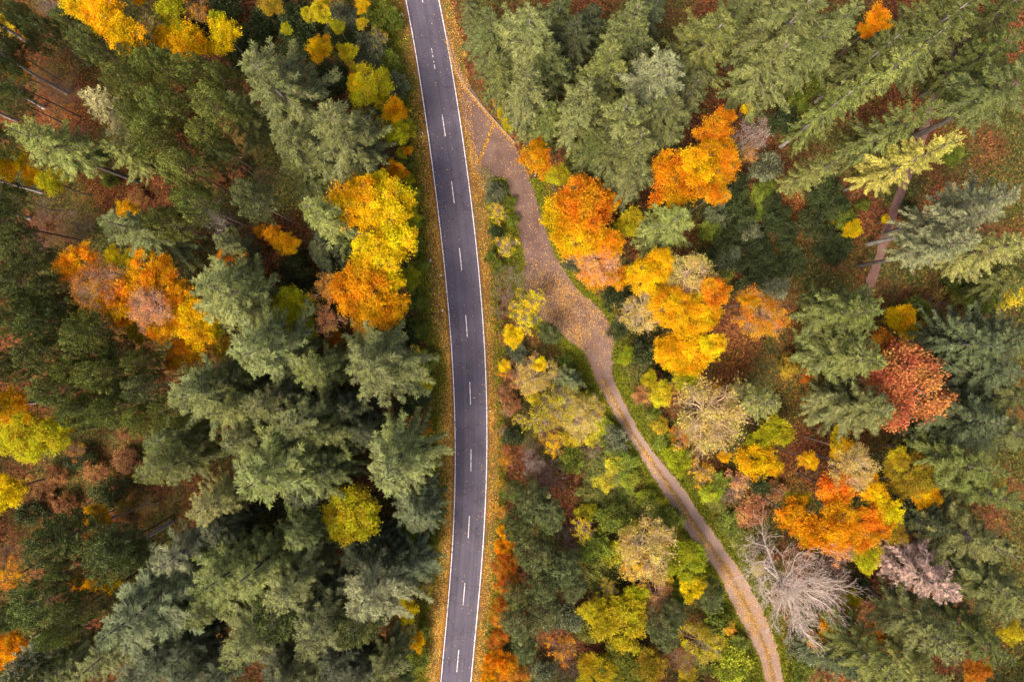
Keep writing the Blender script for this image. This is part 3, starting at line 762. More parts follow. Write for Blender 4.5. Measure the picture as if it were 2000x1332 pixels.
# kind, u, v of the crown (its tip for T, U, V), radius, height in metres, colour
SURVEY = '''
# --- upper left
Z 91 10 20 9 WT; B 10 45 22 4 OY; P 70 62 40 17 pd; P 165 80 36 18 pd;  P 30 25 30 18 pd; P 125 40 32 15 pd; E 52 62 13 7 O; E 30 138 26 10 O
D 150 12 30 17 Y; D 205 30 42 18 YO; D 245 76 38 18 YO; h 283 58 26 15 TN; E 270 0 12 12 YO; E 331 22 30 13 YG; h 389 27 28 11 OB; E 440 66 33 13 Y; D 362 84 40 13 YO; E 318 76 22 13 YO; E 406 93 14 10 Y; E 352 62 20 12 YG; E 428 40 18 11 YG
B 358 45 38 6 DG; B 443 18 30 6 DG; B 500 62 32 6 DG; B 395 60 30 5 DG; B 300 100 34 5 DG
P 300 128 40 24 pg; P 372 138 40 25 pg; P 243 160 40 25 pg; P 315 202 44 26 pg; P 415 207 48 26 pg; P 256 222 32 23 pg; P 297 272 50 25 pg; P 355 327 50 26 pg; P 375 395 44 25 pg; P 490 388 46 25 pb; P 318 434 42 25 pg; P 430 150 36 23 pg; P 395 265 38 24 pg; P 430 300 36 22 pd; P 255 110 26 18 pd
V 160 180 44 24 st; Z 118 172 42 9 MV; N 232 292 34 20 lg; K 25 250 52 31 lg; T 190 428 62 30 gg; E 18 316 34 12 YO; E 100 357 28 12 YG; E 60 340 20 11 YO; E 250 416 24 11 YO
t 132 183 0 24 -; t 84 210 0 25 -; t 58 84 0 24 -; t 78 374 0 24 -; t 56 426 0 24 -; t 30 235 0 24 -
P 15 190 42 16 pd; P 12 385 36 15 pd; P 18 100 34 15 pd; P -15 140 40 25 pd; P -20 270 40 25 pd; P -10 430 45 25 pd
Z 85 415 44 5 MV; Z 155 262 28 5 BN; Z 155 442 28 8 MV; W 405 418 34 16 WT; Z 60 455 34 5 BN; Z 120 455 30 5 MV; Z 520 338 32 5 BN; Z 450 440 28 5 BN; B 190 310 22 3 DG; B 215 350 16 2.5 GN; B 420 345 18 3 BR; B 460 330 20 3 BR; B 270 385 18 2 BR
# --- upper middle, beside the road
E 530 4 25 11 DO; B 515 40 34 6 DG; B 582 45 36 6 DG; B 470 105 32 6 DG; B 560 15 26 6 DG; B 600 70 26 6 DG; E 627 30 22 11 OY; E 630 -2 15 10 OY; B 670 30 26 7 GG; E 708 8 16 9 YO; B 732 25 28 6 GN; E 706 46 12 8 OY; E 622 95 25 12 YO; E 681 104 19 10 OY; h 688 130 13 8 O; h 740 76 20 6 OY; B 720 92 32 6 GG; B 716 126 30 6 GG; B 640 155 38 7 DG; B 580 92 34 6 DG; B 652 64 28 6 DG; B 770 168 24 5 GG; B 690 75 24 5 DG; B 755 120 22 4 GN; B 765 40 20 4 GN
D 720 172 40 11 YG; E 695 160 18 11 Y; E 774 216 24 10 YO; E 776 262 24 9 YG; h 737 275 11 9 OY; E 799 295 9 5 O; E 775 338 20 10 O; E 653 352 15 10 RO; B 790 320 20 3 GN; B 800 380 22 3 GN; B 806 430 20 3 GN; B 765 365 20 4 DG; B 790 250 20 3 YG; B 780 180 18 3 GN; B 770 130 18 3 GN; E 745 205 14 7 YG; E 748 148 13 7 OY; E 784 300 11 4 YG; E 660 52 14 9 YG; E 600 30 13 9 OY; h 745 240 12 6 YG; E 800 350 11 4 YG; E 560 60 12 8 YG
S 528 155 78 31 gg; T 640 208 78 32 gg; T 535 258 54 29 gg; S 580 322 42 24 og; U 598 408 52 27 lg; S 470 210 40 26 og; S 620 300 40 26 gg
D 700 395 52 17 YO; D 758 408 50 17 Y; D 735 362 30 15 Y; E 795 415 28 13 YG; E 668 430 24 14 O; D 735 500 48 18 Y; D 778 470 36 17 Y; E 770 552 24 15 Y; E 800 543 21 8 LM; D 704 566 56 19 O; D 765 606 36 17 O; H 640 562 36 17 OB; D 722 612 38 17 O; h 639 628 34 14 SP; D 572 606 44 14 YG; E 596 640 24 13 YG; E 563 476 22 12 YO; E 532 458 18 12 O; E 655 660 14 9 RO; E 508 452 12 9 O
S 628 485 40 15 dg; B 660 500 34 7 DG; B 580 520 36 6 DG; B 610 560 30 5 DG; Z 560 540 26 4 BN; B 808 480 20 4 GN; B 815 590 20 4 GN; B 820 640 20 4 GN; B 800 650 24 5 DG; B 822 520 16 3 GN
# --- left, the big orange group and the pines round it
D 152 522 42 18 O; H 205 560 52 20 OB; D 232 580 40 19 O; D 294 532 42 19 O; H 300 602 42 20 SP; D 345 575 36 18 O; D 380 628 44 18 YO; E 412 642 28 15 YG; E 162 604 28 15 Y; E 273 648 28 14 YG; D 366 682 36 15 O; E 335 712 16 10 RO; E 311 737 12 9 RO; E 430 672 24 14 DO; E 221 502 20 15 Y; E 260 505 20 15 YG; D 320 640 30 18 O; E 240 620 26 17 O
Z 76 500 44 12 MV; T 385 560 74 31 gg; E 449 508 28 14 O; Z 366 514 26 6 BN; T 475 690 76 31 gg; S 440 480 36 22 gg
P 28 550 46 24 pd; P 93 560 32 22 pd; P 20 625 42 24 pd; P 76 634 44 24 pd; P 162 652 50 25 pg; P 69 692 44 24 pd; P 20 713 38 24 pd; P 138 727 38 24 pg; P 190 734 46 25 pg; P 273 710 36 22 pg; P 283 761 40 24 pb; P 104 762 42 24 pd; P 155 803 42 24 pg; P 214 803 46 25 pg; P 276 820 38 24 pg; P 115 600 34 20 pd; P 28 475 50 18 pd; P 41 508 18 16 pb; P 225 690 36 20 pd; P 100 510 30 14 pd; P 240 760 34 22 pd; P 330 800 40 24 pg; P 60 590 34 22 pd
D 26 790 36 14 YO; D 62 852 46 13 YG; E 105 850 34 13 YG; E 20 855 30 12 YG; E 138 827 16 10 Y; E 20 955 34 12 Y; t 77 784 0 24 -
S 376 765 76 30 gg; U 405 805 46 28 lg; S 328 855 50 27 og; E 52 590 10 8 O; Z 250 705 26 6 BN
# --- middle left spruces
S 100 1325 50 24 og; S 250 1335 50 24 bg; S 420 1325 46 24 dg; S 620 1338 46 22 og; S 700 1325 40 20 dg; S 560 1345 50 26 gg; S 350 1335 44 24 bg; P 40 1325 46 22 pd; T 590 722 54 28 lg; T 698 708 80 31 gg; S 510 795 54 28 gg; S 584 822 58 29 gg; S 632 845 50 27 og; T 748 928 72 32 gg; S 460 860 46 27 gg; S 560 770 40 24 dg; S 680 800 44 22 dg; S 540 900 50 26 dg; S 640 920 46 25 og; S 440 740 46 27 og; S 710 850 40 22 dg
E 808 686 12 6 Y; E 833 748 14 5 YG; B 815 775 26 5 DG; B 825 706 24 4 GN; h 815 832 26 6 O; E 820 858 16 5 YG; B 845 700 14 2 GN; B 838 740 14 2 GN; B 800 735 24 5 GN; B 830 880 14 3 LM; B 790 800 24 5 DG; B 800 680 20 4 DG
# --- lower left
T 470 945 92 32 lg; S 312 915 52 28 og; T 362 1012 46 28 yg; S 585 965 44 24 dg; B 149 895 30 4 DG; B 215 964 34 5 DG; E 190 1010 26 10 YO; E 173 1037 14 9 O; h 240 990 20 5 DO; B 110 930 24 3 BR; B 180 920 24 3 BR; B 245 900 26 3 BR; B 60 1000 34 5 DG; B 90 965 22 3 BR; h 150 880 22 6 OB; h 290 985 22 6 DO; B 130 985 20 3 BR; B 230 1020 22 3 BR
P 94 1065 56 22 pd; P 222 1066 46 22 pb; P 274 1086 30 18 pb; X 340 1095 52 25 gr; h 21 1127 34 12 O; E 208 1133 28 10 YO; E 178 1140 16 9 YO; E 150 1137 18 9 O; P 66 1184 60 23 pd; P 150 1190 40 21 pd; X 52 1290 46 22 gr; E 18 1270 40 12 O; S 265 1210 88 30 bg; S 195 1290 62 28 gg; S 312 1297 54 24 bg; S 360 1270 50 22 dg; E 150 1300 14 9 Y; P 120 1120 40 20 pd; P 15 1205 36 20 pd; P 110 1240 36 20 pg; Z 15 1085 24 8 MV; Z 370 1170 24 5 BN; t 256 996 0 20 -; t 337 1018 0 24 -
S 425 1135 70 30 og; S 500 1120 60 29 og; T 535 1190 66 30 gg; T 590 1275 62 30 gg; S 475 1262 60 29 gg; S 430 1040 50 22 dg; U 572 1068 50 25 og; S 400 1200 46 26 og; S 560 1120 40 24 dg; S 620 1180 44 24 dg; S 540 1310 50 22 dg
# --- lower middle, beside the road
D 688 1008 52 17 OY; Z 640 1043 26 12 MV; S 815 1012 52 22 bg; E 797 1047 22 8 LM; T 690 1205 72 30 gr; S 690 1090 46 22 dg; S 760 1090 44 18 dg; S 800 1100 44 18 bg; E 796 1193 24 8 Y; E 810 1248 20 8 YO; h 786 1262 14 6 OY; S 747 1304 44 20 og; S 650 1300 50 22 dg; B 812 1290 24 4 GN; B 825 1230 18 3 GN; h 775 1230 22 5 BR; h 830 1150 18 4 OY; B 832 1110 16 3 GN; B 840 1060 16 3 GN; h 845 1085 8 4 Y; S 720 1060 36 18 dg; B 780 1140 26 5 DG; Z 760 1260 24 5 MV; B 790 1310 22 4 DG; B 855 1000 16 4 GN; t 742 1133 0 24 -; t 615 1115 0 24 -
# --- right of the road: spruces at the top
S 955 55 46 25 gg; S 1030 55 66 29 gg; S 1034 165 50 29 gg; S 978 128 38 24 og; S 1075 110 48 27 gg; S 1068 230 38 24 og; S 1015 208 26 18 dg; S 1150 35 36 24 dg; S 1225 45 54 29 gg; S 1275 12 34 24 bg; S 1182 120 54 30 lg; T 1310 122 76 32 gr; S 1390 65 62 30 lg; S 1130 205 54 30 gg; S 1222 230 60 31 gg; S 1300 225 52 28 gg; S 1240 285 56 29 gg; S 1230 345 42 24 gg; S 1160 280 44 27 og; S 1440 20 46 27 gg; S 1350 170 50 27 gg; S 1120 60 44 26 dg; S 918 5 26 20 gg; S 1100 10 40 26 gg; S 1190 300 44 26 gg; S 1170 170 44 27 gg
T 1608 -10 84 30 gg; S 1510 115 58 28 gg; S 1590 90 52 28 gg; S 1640 45 48 28 gg; T 1925 -20 58 30 og; S 1810 90 54 27 gg; T 1808 85 38 31 lg; T 1700 160 36 31 og; T 1650 300 33 26 lg; T 1835 203 46 31 og; T 1888 264 44 33 go; K 2045 135 66 31 gg; S 1970 15 50 24 og; K 1985 385 54 32 gr; K 1950 408 48 33 gr; K 1915 468 44 32 gr; S 1495 40 50 27 gg; T 1770 60 44 28 og; T 2030 470 44 27 yg; T 2010 60 50 26 og; 
E 1713 45 26 16 O; E 1690 62 16 14 O; h 1882 205 26 6 DO; h 1852 375 16 5 O; B 1628 432 9 3 Y; E 1666 450 18 5 Y; B 1690 400 14 3 GN; B 1640 480 30 4 DG; E 1730 430 9 4 Y; B 1780 420 24 4 DG; B 1560 200 26 3 GN; B 1530 235 30 4 DG; B 1600 160 26 3 GN; B 1750 300 24 4 DG; B 1620 355 26 6 DG; B 1910 180 26 4 DG; B 1860 300 22 3 GN; B 1500 330 30 6 GG
D 1400 255 36 18 BO; D 1395 312 44 19 O; D 1325 348 54 18 O; D 1362 325 36 19 YO; E 1395 380 24 17 O; H 1470 262 38 16 MV; E 1459 214 12 13 Y; E 1425 225 14 15 O; h 1466 300 18 12 OB; E 1050 312 32 13 O; E 1047 285 16 11 O; E 1088 342 22 12 YG; D 1140 400 54 17 BO; D 1100 415 38 15 YO; B 1125 325 26 8 GN; U 1330 428 54 21 lg; E 1234 436 28 11 OY; E 1000 243 19 7 YG; E 985 218 15 6 OY; h 967 200 10 5 O; h 908 106 6 3 Y;  E 1195 395 20 14 O; B 1205 440 14 4 GN
B 1393 449 22 7.8 GN; B 1644 494 26 8.9 DG; B 1514 395 19 6.1 DG; B 1535 476 18 4.0 DG; B 1462 560 24 3.1 DG; B 1596 374 23 4.3 DG; B 1443 388 24 7.2 DG; B 1631 408 24 4.8 DG; B 1484 376 24 4.4 GN; B 1468 483 19 5.0 DG; B 1386 501 20 7.5 DG; B 1478 411 23 2.8 GN; B 1610 453 21 4.8 DG; B 1472 453 25 7.0 GG; B 1439 520 20 2.7 DG; B 1529 525 20 6.1 DG; B 1410 418 26 8.4 GG; B 1656 466 17 6.8 DG; B 1510 438 22 5.4 DG; B 1484 528 28 3.8 DG; B 1506 494 19 7.6 DG; B 1417 539 20 7.0 GN; B 1535 418 23 7.1 DG; B 1609 492 19 3.1 DG; B 1415 474 28 6.4 DG; B 1652 428 22 5.2 GN; B 1594 409 17 5.3 DG; B 1510 560 29 2.8 GG; B 1449 426 27 4.4 DG; B 1513 359 20 7.5 GN; B 1448 354 21 7.2 DG; B 1412 511 28 3.9 GG; B 1442 462 19 2.8 DG; B 1502 465 18 8.2 DG; B 1413 382 25 6.6 GG; B 1632 378 25 8.9 DG; B 1554 510 28 6.2 DG; B 1586 435 26 4.7 DG; B 1430 564 18 8.5 DG; B 1421 443 24 4.4 DG; B 1434 493 23 6.0 GG; B 1541 448 26 5.5 DG; B 1657 400 23 8.0 DG
# --- the island and the wood between road and track
Z 950 350 30 4 MV; B 965 375 22 3 GG; h 970 415 20 5 Y; h 988 480 24 5 Y; B 960 500 14 2.5 GN; B 1000 430 14 2 GN; B 968 455 14 3 DG; B 975 520 14 2 GN; B 996 395 12 2 GN; Z 1000 545 38 5 MV; Z 985 580 26 4 MV; h 1040 592 34 7 Y; h 1020 625 26 7 Y; E 1005 656 21 6 Y; P 1074 652 27 7 pb; h 1010 600 18 5 Y; B 985 660 14 3 BR; Z 970 610 18 3 MV
h 1042 735 40 7 TN; Z 1020 725 28 6 MV; S 1120 752 30 10 pb; E 1056 712 14 6 Y; E 985 714 12 4 Y; B 1010 690 24 3 GG; h 1062 815 36 8 OY; h 1132 815 42 9 TN; h 1080 862 26 7 YO; H 1100 790 42 9 OY; h 1160 800 24 8 OY; B 1004 850 22 4 DG; Z 1032 875 24 6 MV; Z 1070 930 38 8 MV; h 1040 905 26 7 MV; B 985 770 16 2 BR; h 990 800 16 3 BR; B 1108 706 16 2 GN; h 985 650 8 3 Y; B 1148 772 14 1.5 GN; h 1095 735 16 5 BN; B 1000 740 20 3 BR; B 1000 790 18 3 BR
P 1040 985 46 12 pb; P 1010 1030 36 11 pd; P 1075 1010 36 12 pb; P 1045 1090 46 12 pb; P 1100 1120 44 12 pb; P 1060 1150 44 12 pb; P 1120 1150 34 11 pb; P 1015 1225 40 12 pb; P 1062 1200 44 12 pb; P 1010 1170 34 11 pd; P 1000 960 26 9 pd; P 1025 1270 32 10 pb
h 1136 1032 24 7 Y; B 1165 915 30 1.8 OS; B 1205 930 26 1.5 OS; B 1150 965 28 2 OS; B 1190 968 26 1.5 OS; B 1225 965 22 1.5 GN; B 1220 900 28 3 GN; B 1257 1005 34 3 OS; B 1200 1010 34 5 GN; H 1257 1080 58 11 TN; h 1290 1040 30 10 TN; h 1240 1110 34 10 YO; D 1340 1090 40 9 LM; E 1350 1140 26 8 Y; B 1174 1120 40 4 OS; B 1160 1070 34 5 GN; D 1212 1205 54 8 OY; E 1160 1190 28 8 OY; h 1275 1165 42 5 SP; E 1240 1170 26 7 YG; P 1393 1170 36 9 pb; P 1299 1236 42 10 pb; P 1320 1200 28 9 pb; h 1372 1255 44 6 OY; B 1428 1304 38 4 LM; h 1098 1265 32 6 O; D 1220 1305 52 6 OS; D 1170 1318 44 6 OY; E 1270 1300 34 6 DO; Z 1108 1311 28 5 MV; h 1330 1285 28 5 BR; Z 1110 1040 22 6 MV; Z 1120 1075 26 6 MV; B 1150 1230 30 4 OS; B 1110 1200 30 5 GG; B 1370 1290 34 3 OS; B 1400 1220 28 4 GN; B 1330 1150 26 5 GN; B 1440 1260 22 2.5 GN; B 1310 1010 26 4 GN; B 1192 872 24 3 GN; B 1200 860 26 4 GG; Z 1150 880 24 5 MV; B 1120 900 26 4 GN; h 1424 1230 14 5 YO; B 1290 1010 20 3 GN; h 1190 1150 20 6 OY; B 1060 1310 24 5 GG
B 1205 905 24 2.5 YG; B 1230 935 20 2 LM; B 1180 940 22 2 YG; B 1265 975 22 2.5 LM; B 1290 985 16 1.5 YG; B 1150 1000 22 3 YG; B 1230 1030 22 3 YG; B 1150 845 24 3 YG; B 1185 835 20 2 LM; B 1120 850 22 3 OY; B 1195 1080 26 4 YG; B 1300 1130 22 4 OY; B 1400 1260 24 3 YG; B 1345 1310 24 3 OY; B 1040 770 20 3 OY; h 1015 820 16 4 OY; B 1140 775 14 2 YG
# roadside strip of orange shrubs
h 987 880 15 3 RO; h 985 900 15 3 O; h 984 950 15 3 O; h 980 1000 15 3 O; E 987 1035 15 4 O; E 986 1070 20 4 O; E 992 1100 22 5 RO; E 980 1110 20 4 OB; E 990 1135 22 5 RO; E 977 1145 17 4 OB; E 980 1180 17 4 RO; E 972 1205 17 4 OB; E 977 1240 17 4 RO; E 964 1255 15 3 OB; E 967 1290 22 4 O; E 987 1300 25 5 O; E 1012 1320 25 5 OB; E 957 1322 20 4 O; h 980 840 12 3 BR; h 982 760 12 3 BR; h 982 730 12 3 O
# --- right of the track: the orange and yellow wood
D 1130 452 48 16 YO; H 1165 510 46 14 SP; D 1160 525 36 12 O; E 1205 545 24 12 O; E 1190 480 28 14 O; B 1111 510 18 4 GG; P 1232 522 18 9 pb; D 1273 535 42 15 YO; E 1290 505 24 15 YO; H 1345 535 46 16 TN; H 1250 606 42 14 TN; D 1312 600 40 16 YO; D 1396 568 30 16 BO; D 1363 612 40 15 YO; D 1335 682 48 13 YO; E 1394 676 26 14 Y; E 1300 690 28 12 YO; B 1353 508 15 16 GN; B 1215 637 26 5 DG; B 1263 685 32 7 DG; E 1227 697 18 5 LM; B 1200 582 24 5 DG; B 1225 570 24 6 DG; H 1488 618 50 17 O; E 1462 592 18 15 YO; H 1377 805 72 13 TN; Z 1385 820 60 14 TN; E 1292 770 24 8 OY; E 1340 738 28 10 YG; E 1400 760 10 6 YO; B 1280 735 16 3 BR; E 1270 740 16 6 OY; B 1305 730 16 4 DG; h 1330 850 26 9 O; h 1440 800 20 10 YO
E 1323 892 28 5 LM; h 1369 925 28 5 YO; B 1389 962 22 3 LM; h 1438 942 28 5 SP; B 1483 946 22 5 DG; D 1475 898 36 9 YO; E 1505 910 20 8 YO; E 1515 845 32 8 YG; E 1485 860 24 8 YG; E 1415 893 12 5 YO; B 1300 860 26 3 GN; B 1340 830 20 3 GN; B 1410 940 22 4 GN; B 1425 1020 30 2 GN; B 1470 1000 34 2 BR; B 1400 980 22 1.5 OS; B 1510 960 30 2 BR; B 1450 1050 26 1.5 OS; Z 1490 1070 26 3 MV; B 1252 772 18 2 BR; B 1278 812 16 2 GN; h 1430 960 22 4 BN; B 1290 830 18 2.5 OY
B 1545 717 24 5 DO; T 1722 605 62 29 og; U 1724 703 56 30 lg; T 1750 803 62 26 gg; X 1500 785 42 20 lg; D 1760 748 78 20 R; E 1716 668 26 13 RO; E 1577 735 14 8 RO; E 1758 622 28 8 YO; Z 1843 623 52 6 TN; B 1785 650 24 5 OY; Z 1820 600 30 5 MV; B 1790 600 24 4 GN; S 1640 690 36 22 og; S 1660 800 44 20 gg
S 1912 668 58 25 bg; S 1945 720 60 27 bg; S 1980 655 54 26 bg; S 1912 815 70 27 bg; S 1970 845 56 27 gg; S 1850 850 40 20 dg; S 1985 780 44 26 gg; B 1862 725 30 5 BR; B 1920 580 40 4 GN; B 1970 570 36 4 OY; B 1880 560 34 4 GN; S 1990 540 40 22 og
# --- lower right
D 1545 1005 36 16 O; D 1636 958 36 17 BO; D 1630 1026 48 18 O; D 1693 1030 42 18 BO; E 1738 998 28 17 Y; E 1688 1090 28 16 YG; H 1640 1075 32 17 SP; D 1590 1040 36 17 O; H 1668 915 46 18 TN; E 1581 898 19 13 YO; E 1643 876 22 15 YO; D 1775 928 42 16 DO; E 1810 965 28 15 YO; E 1750 900 24 15 OY; E 1706 960 28 17 YO; E 1640 850 18 12 Y; E 1560 980 24 14 YG; E 1740 1040 24 16 DO
W 1548 1152 100 18 WT; Z 1632 1122 44 12 MV; V 1870 1160 56 26 pk; T 1960 930 50 29 og; T 1990 1090 54 30 gg; T 2010 985 48 29 og; S 1925 1145 56 27 gg; T 1880 1275 60 29 gg; T 1985 1290 50 28 og; T 1755 1340 54 28 og;  S 1650 1300 40 22 dg; T 1860 1370 48 28 lg; S 1950 1060 34 20 dg; S 1820 1020 40 22 dg; T 2060 1200 60 29 gg
D 1632 1230 34 12 O; E 1600 1245 22 10 O; E 1650 1195 20 11 DO; D 1712 1248 30 12 RO; E 1903 1314 24 12 RO; E 1976 1234 22 13 OY; E 1940 946 24 13 DO; B 1573 1262 30 5 GG; B 1572 1292 22 4 GN; Z 1600 1290 30 5 MV; B 1560 1322 18 3 GN; E 1740 1262 16 10 RO; Z 1580 1240 24 6 WT; B 1640 1325 30 4 BR; B 1680 1150 26 5 DG; E 1480 1110 14 5 OY; E 1925 1300 14 11 O; E 1660 1170 20 9 OY
'''

def measure(me, zscale=True):
    n = len(me.vertices); co = np.zeros(n * 3, np.float32); me.vertices.foreach_get('co', co); co = co.reshape(-1, 3)
    return float(np.percentile(np.hypot(co[:, 0], co[:, 1]), 93)), float(co[:, 2].max()), co
for k in P:
    for p in P[k]:
        if k == 't': continue
        me = p.get('crown') or p['limb']
        p['Reff'], p['top'], _ = measure(me)

def parse():
    rows = []
    for line in SURVEY.strip().splitlines():
        if line.startswith('#'): continue
        for e in line.split(';'):
            w = e.split()
            if len(w) == 6:
                rows.append((w[0], float(w[1]), float(w[2]), float(w[3]), float(w[4]), w[5]))
    return rows

PLANTS = []          # (root object, kind word, colour word, u, v, r)
pr = random.Random(11)
def colour(key, spread=0.10):
    c = LEAF[key][0]; f = 1 + pr.uniform(-spread, spread)
    return tuple(max(0.0, x * f * (1 + pr.uniform(-0.05, 0.05))) for x in c)

def root_at(name, u, v, zc):
    """an Empty on the ground below the crown whose middle stands at height zc"""
    c = at(u, v, zc)
    z = float(ground_z(np.array([c[0]]), np.array([c[1]]))[0])
    o = link(name, None); o.empty_display_size = 1.0
    o.location = (c[0], c[1], z - 0.05)
    return o

def place(kind, u, v, r, h, col):
    yaw = pr.uniform(0, 2 * pi)
    kz = lambda z: M_PX * (CAM_H - z) / CAM_H
    if kind in 'STUNVXK':
        pool = {'S': 'S', 'T': 'S', 'U': 'N', 'N': 'N', 'V': 'X', 'X': 'X', 'K': 'K'}[kind]
        tip = kind in 'TUVK'
        dim = 1.0
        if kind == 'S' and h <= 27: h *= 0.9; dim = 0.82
        zc = h if tip else h * 0.78
        Rw = r * 1.03 * kz(h * 0.6)
        if pool == 'S' and Rw < 3.4: pool = 'N'
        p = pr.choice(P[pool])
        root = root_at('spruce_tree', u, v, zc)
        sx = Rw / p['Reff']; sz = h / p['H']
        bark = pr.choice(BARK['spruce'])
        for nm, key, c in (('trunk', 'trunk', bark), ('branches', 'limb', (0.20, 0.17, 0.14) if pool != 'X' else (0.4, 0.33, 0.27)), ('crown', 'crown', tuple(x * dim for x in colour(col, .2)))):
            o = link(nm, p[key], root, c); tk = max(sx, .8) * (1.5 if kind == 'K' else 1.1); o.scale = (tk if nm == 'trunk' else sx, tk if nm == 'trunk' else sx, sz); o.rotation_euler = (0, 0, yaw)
        word = 'conifer' if col in ('pk', 'st') else 'spruce'
    elif kind == 'P':
        p = pr.choice(P['P']); zc = h * 0.84
        root = root_at('pine_tree', u, v, zc)
        sx = r * 0.86 * kz(zc) / p['Reff']
        low = h < 14
        sz = h / p['H'] if not low else sx * 1.05
        bark = pr.choice(BARK['pine'])
        zoff = h - p['H'] * sz
        for nm, key, c in (('trunk', 'trunk', bark), ('limbs', 'limb', bark), ('crown', 'crown', colour(col, .22))):
            o = link(nm, p[key], root, c); o.scale = (sx, sx, sz); o.rotation_euler = (0, 0, yaw)
            if low: o.location = (0, 0, zoff)
        word = 'pine'
    elif kind in 'DEHh':
        zc = 0
        for _ in range(3):
            Rw = r * kz(zc); zc = max(h - 0.72 * Rw, 0.62 * Rw)
        pool = ('D' if Rw > 3.2 else 'E') if kind in 'DE' else ('H' if Rw > 3.2 else 'h')
        p = pr.choice(P[pool])
        s = Rw / p['Reff']
        shrub = h < 8
        root = root_at('broadleaf_tree' if not shrub else 'autumn_shrub', u, v, zc)
        bark = pr.choice(BARK['broad'])
        fl = 1.0 if h > Rw * 1.5 else 0.8
        o = link('trunk', pr.choice(P['t'])['m'], root, bark)
        zt = max(0.6, zc - p['flat'] * p['R'] * s * fl * 0.85)
        k = max(0.35, min(1.1, Rw / 4.5)); o.scale = (k, k, zt / 9.6); o.rotation_euler = (0, 0, yaw)
        twig = bark if kind in 'DE' else {'SP': (0.58, 0.33, 0.22), 'TN': (0.54, 0.39, 0.22), 'MV': (0.30, 0.22, 0.19), 'O': (0.42, 0.24, 0.13), 'OB': (0.42, 0.25, 0.16), 'YO': (0.48, 0.32, 0.14)}.get(col, (0.36, 0.27, 0.2))
        o = link('limbs', p['limb'], root, twig); o.location = (0, 0, zc); o.scale = (s, s, s * fl); o.rotation_euler = (0, 0, yaw)
        o = link('crown', p['crown'], root, colour(col)); o.location = (0, 0, zc); o.scale = (s, s, s * fl); o.rotation_euler = (0, 0, yaw)
        word = ('tree' if kind in 'DE' else 'thin-leaved tree') if not shrub else ('shrub' if kind in 'DE' else 'sparse shrub')
    elif kind == 'B':
        Rw = r * kz(h * 0.6); p = pr.choice(P['B']); s = Rw / p['Reff']
        root = root_at('leafy_bush', u, v, h * 0.6)
        fl = min(1.6, max(0.35, h / (2 * p['flat'] * p['R'] * s)))
        for nm, key, c in (('stems', 'limb', (0.12, 0.09, 0.07)), ('foliage', 'crown', colour(col, .18))):
            o = link(nm, p[key], root, c); o.location = (0, 0, p['flat'] * p['R'] * s * fl); o.scale = (s, s, s * fl); o.rotation_euler = (0, 0, yaw)
        word = 'bush'
    elif kind == 'W':
        p = pr.choice(P['W']) if r < 80 else P['W'][0]; zc = h * 0.66
        root = root_at('bare_tree', u, v, zc); s = r * kz(zc) / p['Reff']; c = colour(col)
        for nm, key in (('trunk', 'trunk'), ('branches', 'limb')):
            o = link(nm, p[key], root, c); o.scale = (s, s, h / p['top']); o.rotation_euler = (0, 0, yaw)
        word = 'leafless tree'
    elif kind == 'Z':
        p = pr.choice(P['Z']); zc = h * 0.6
        root = root_at('bare_shrub', u, v, zc); s = r * kz(zc) / p['Reff']
        o = link('stems', p['limb'], root, colour(col)); o.scale = (s, s, h / p['top']); o.rotation_euler = (0, 0, yaw)
        word = 'bare twiggy shrub'
    elif kind == 't':
        # tall pines near the edge of the view: the foot of the bole is what one sees
        p = pr.choice(P['P']); root = root_at('pine_tree', u, v, 0.0); bark = pr.choice([(0.30, 0.24, 0.21), (0.48, 0.41, 0.37), (0.42, 0.34, 0.30)])
        sx = 0.85; sz = h / p['H']
        for nm, key, c in (('trunk', 'trunk', bark), ('limbs', 'limb', bark), ('crown', 'crown', colour('pd'))):
            o = link(nm, p[key], root, c); o.scale = (sx * (1.7 if nm == 'trunk' else 1), sx * (1.7 if nm == 'trunk' else 1), sz); o.rotation_euler = (0, 0, yaw)
        col = 'pd'; word = 'tall-stemmed pine'
    root['category'] = {'spruce': 'spruce tree', 'conifer': 'conifer', 'pine': 'pine tree', 'tall-stemmed pine': 'pine tree', 'leafless tree': 'bare tree'}.get(word, 'shrub' if ('shrub' in word or word == 'bush') else 'tree')
    for ch in root.children:
        if ch.name.split('.')[0] != 'trunk': ch['kind'] = 'stuff'
    PLANTS.append((root, word, LEAF[col][1], u, v, r))

ROWS = parse()
for row in ROWS:
    place(*row)

# ------------------------------------------------------------------ fallen leaves, grass and herbs (too many to count)
sr = np.random.default_rng(77)
def scatter(name, mat, pts, size, var, lift=0.02, tilt=0.35, upright=0.0, label='', aspect=0.7):
    n = len(pts)
    a = sr.uniform(0, 2 * pi, n)
    d = np.stack([np.cos(a), np.sin(a), sr.normal(upright, 0.25 if upright else 0.12, n)], 1)
    up = np.stack([sr.normal(0, tilt, n), sr.normal(0, tilt, n), np.ones(n)], 1)
    p = pts.copy(); p[:, 2] += lift + sr.uniform(0, 0.03, n)
    g = Geo(); s = size * sr.uniform(0.65, 1.35, n)
    g.cards(p - d * (s * .5)[:, None] * (0 if upright else 1), d, up, s, s * aspect, np.clip(var, 0, 1), 0.5, 0.12)
    o = link(name, g.mesh(name, MAT[mat]), kind='stuff', label=label)
    return o
def xy(u, v, z):
    return np.stack([(u - 1000) * M_PX, (666 - v) * M_PX, np.broadcast_to(z, u.shape)], 1)
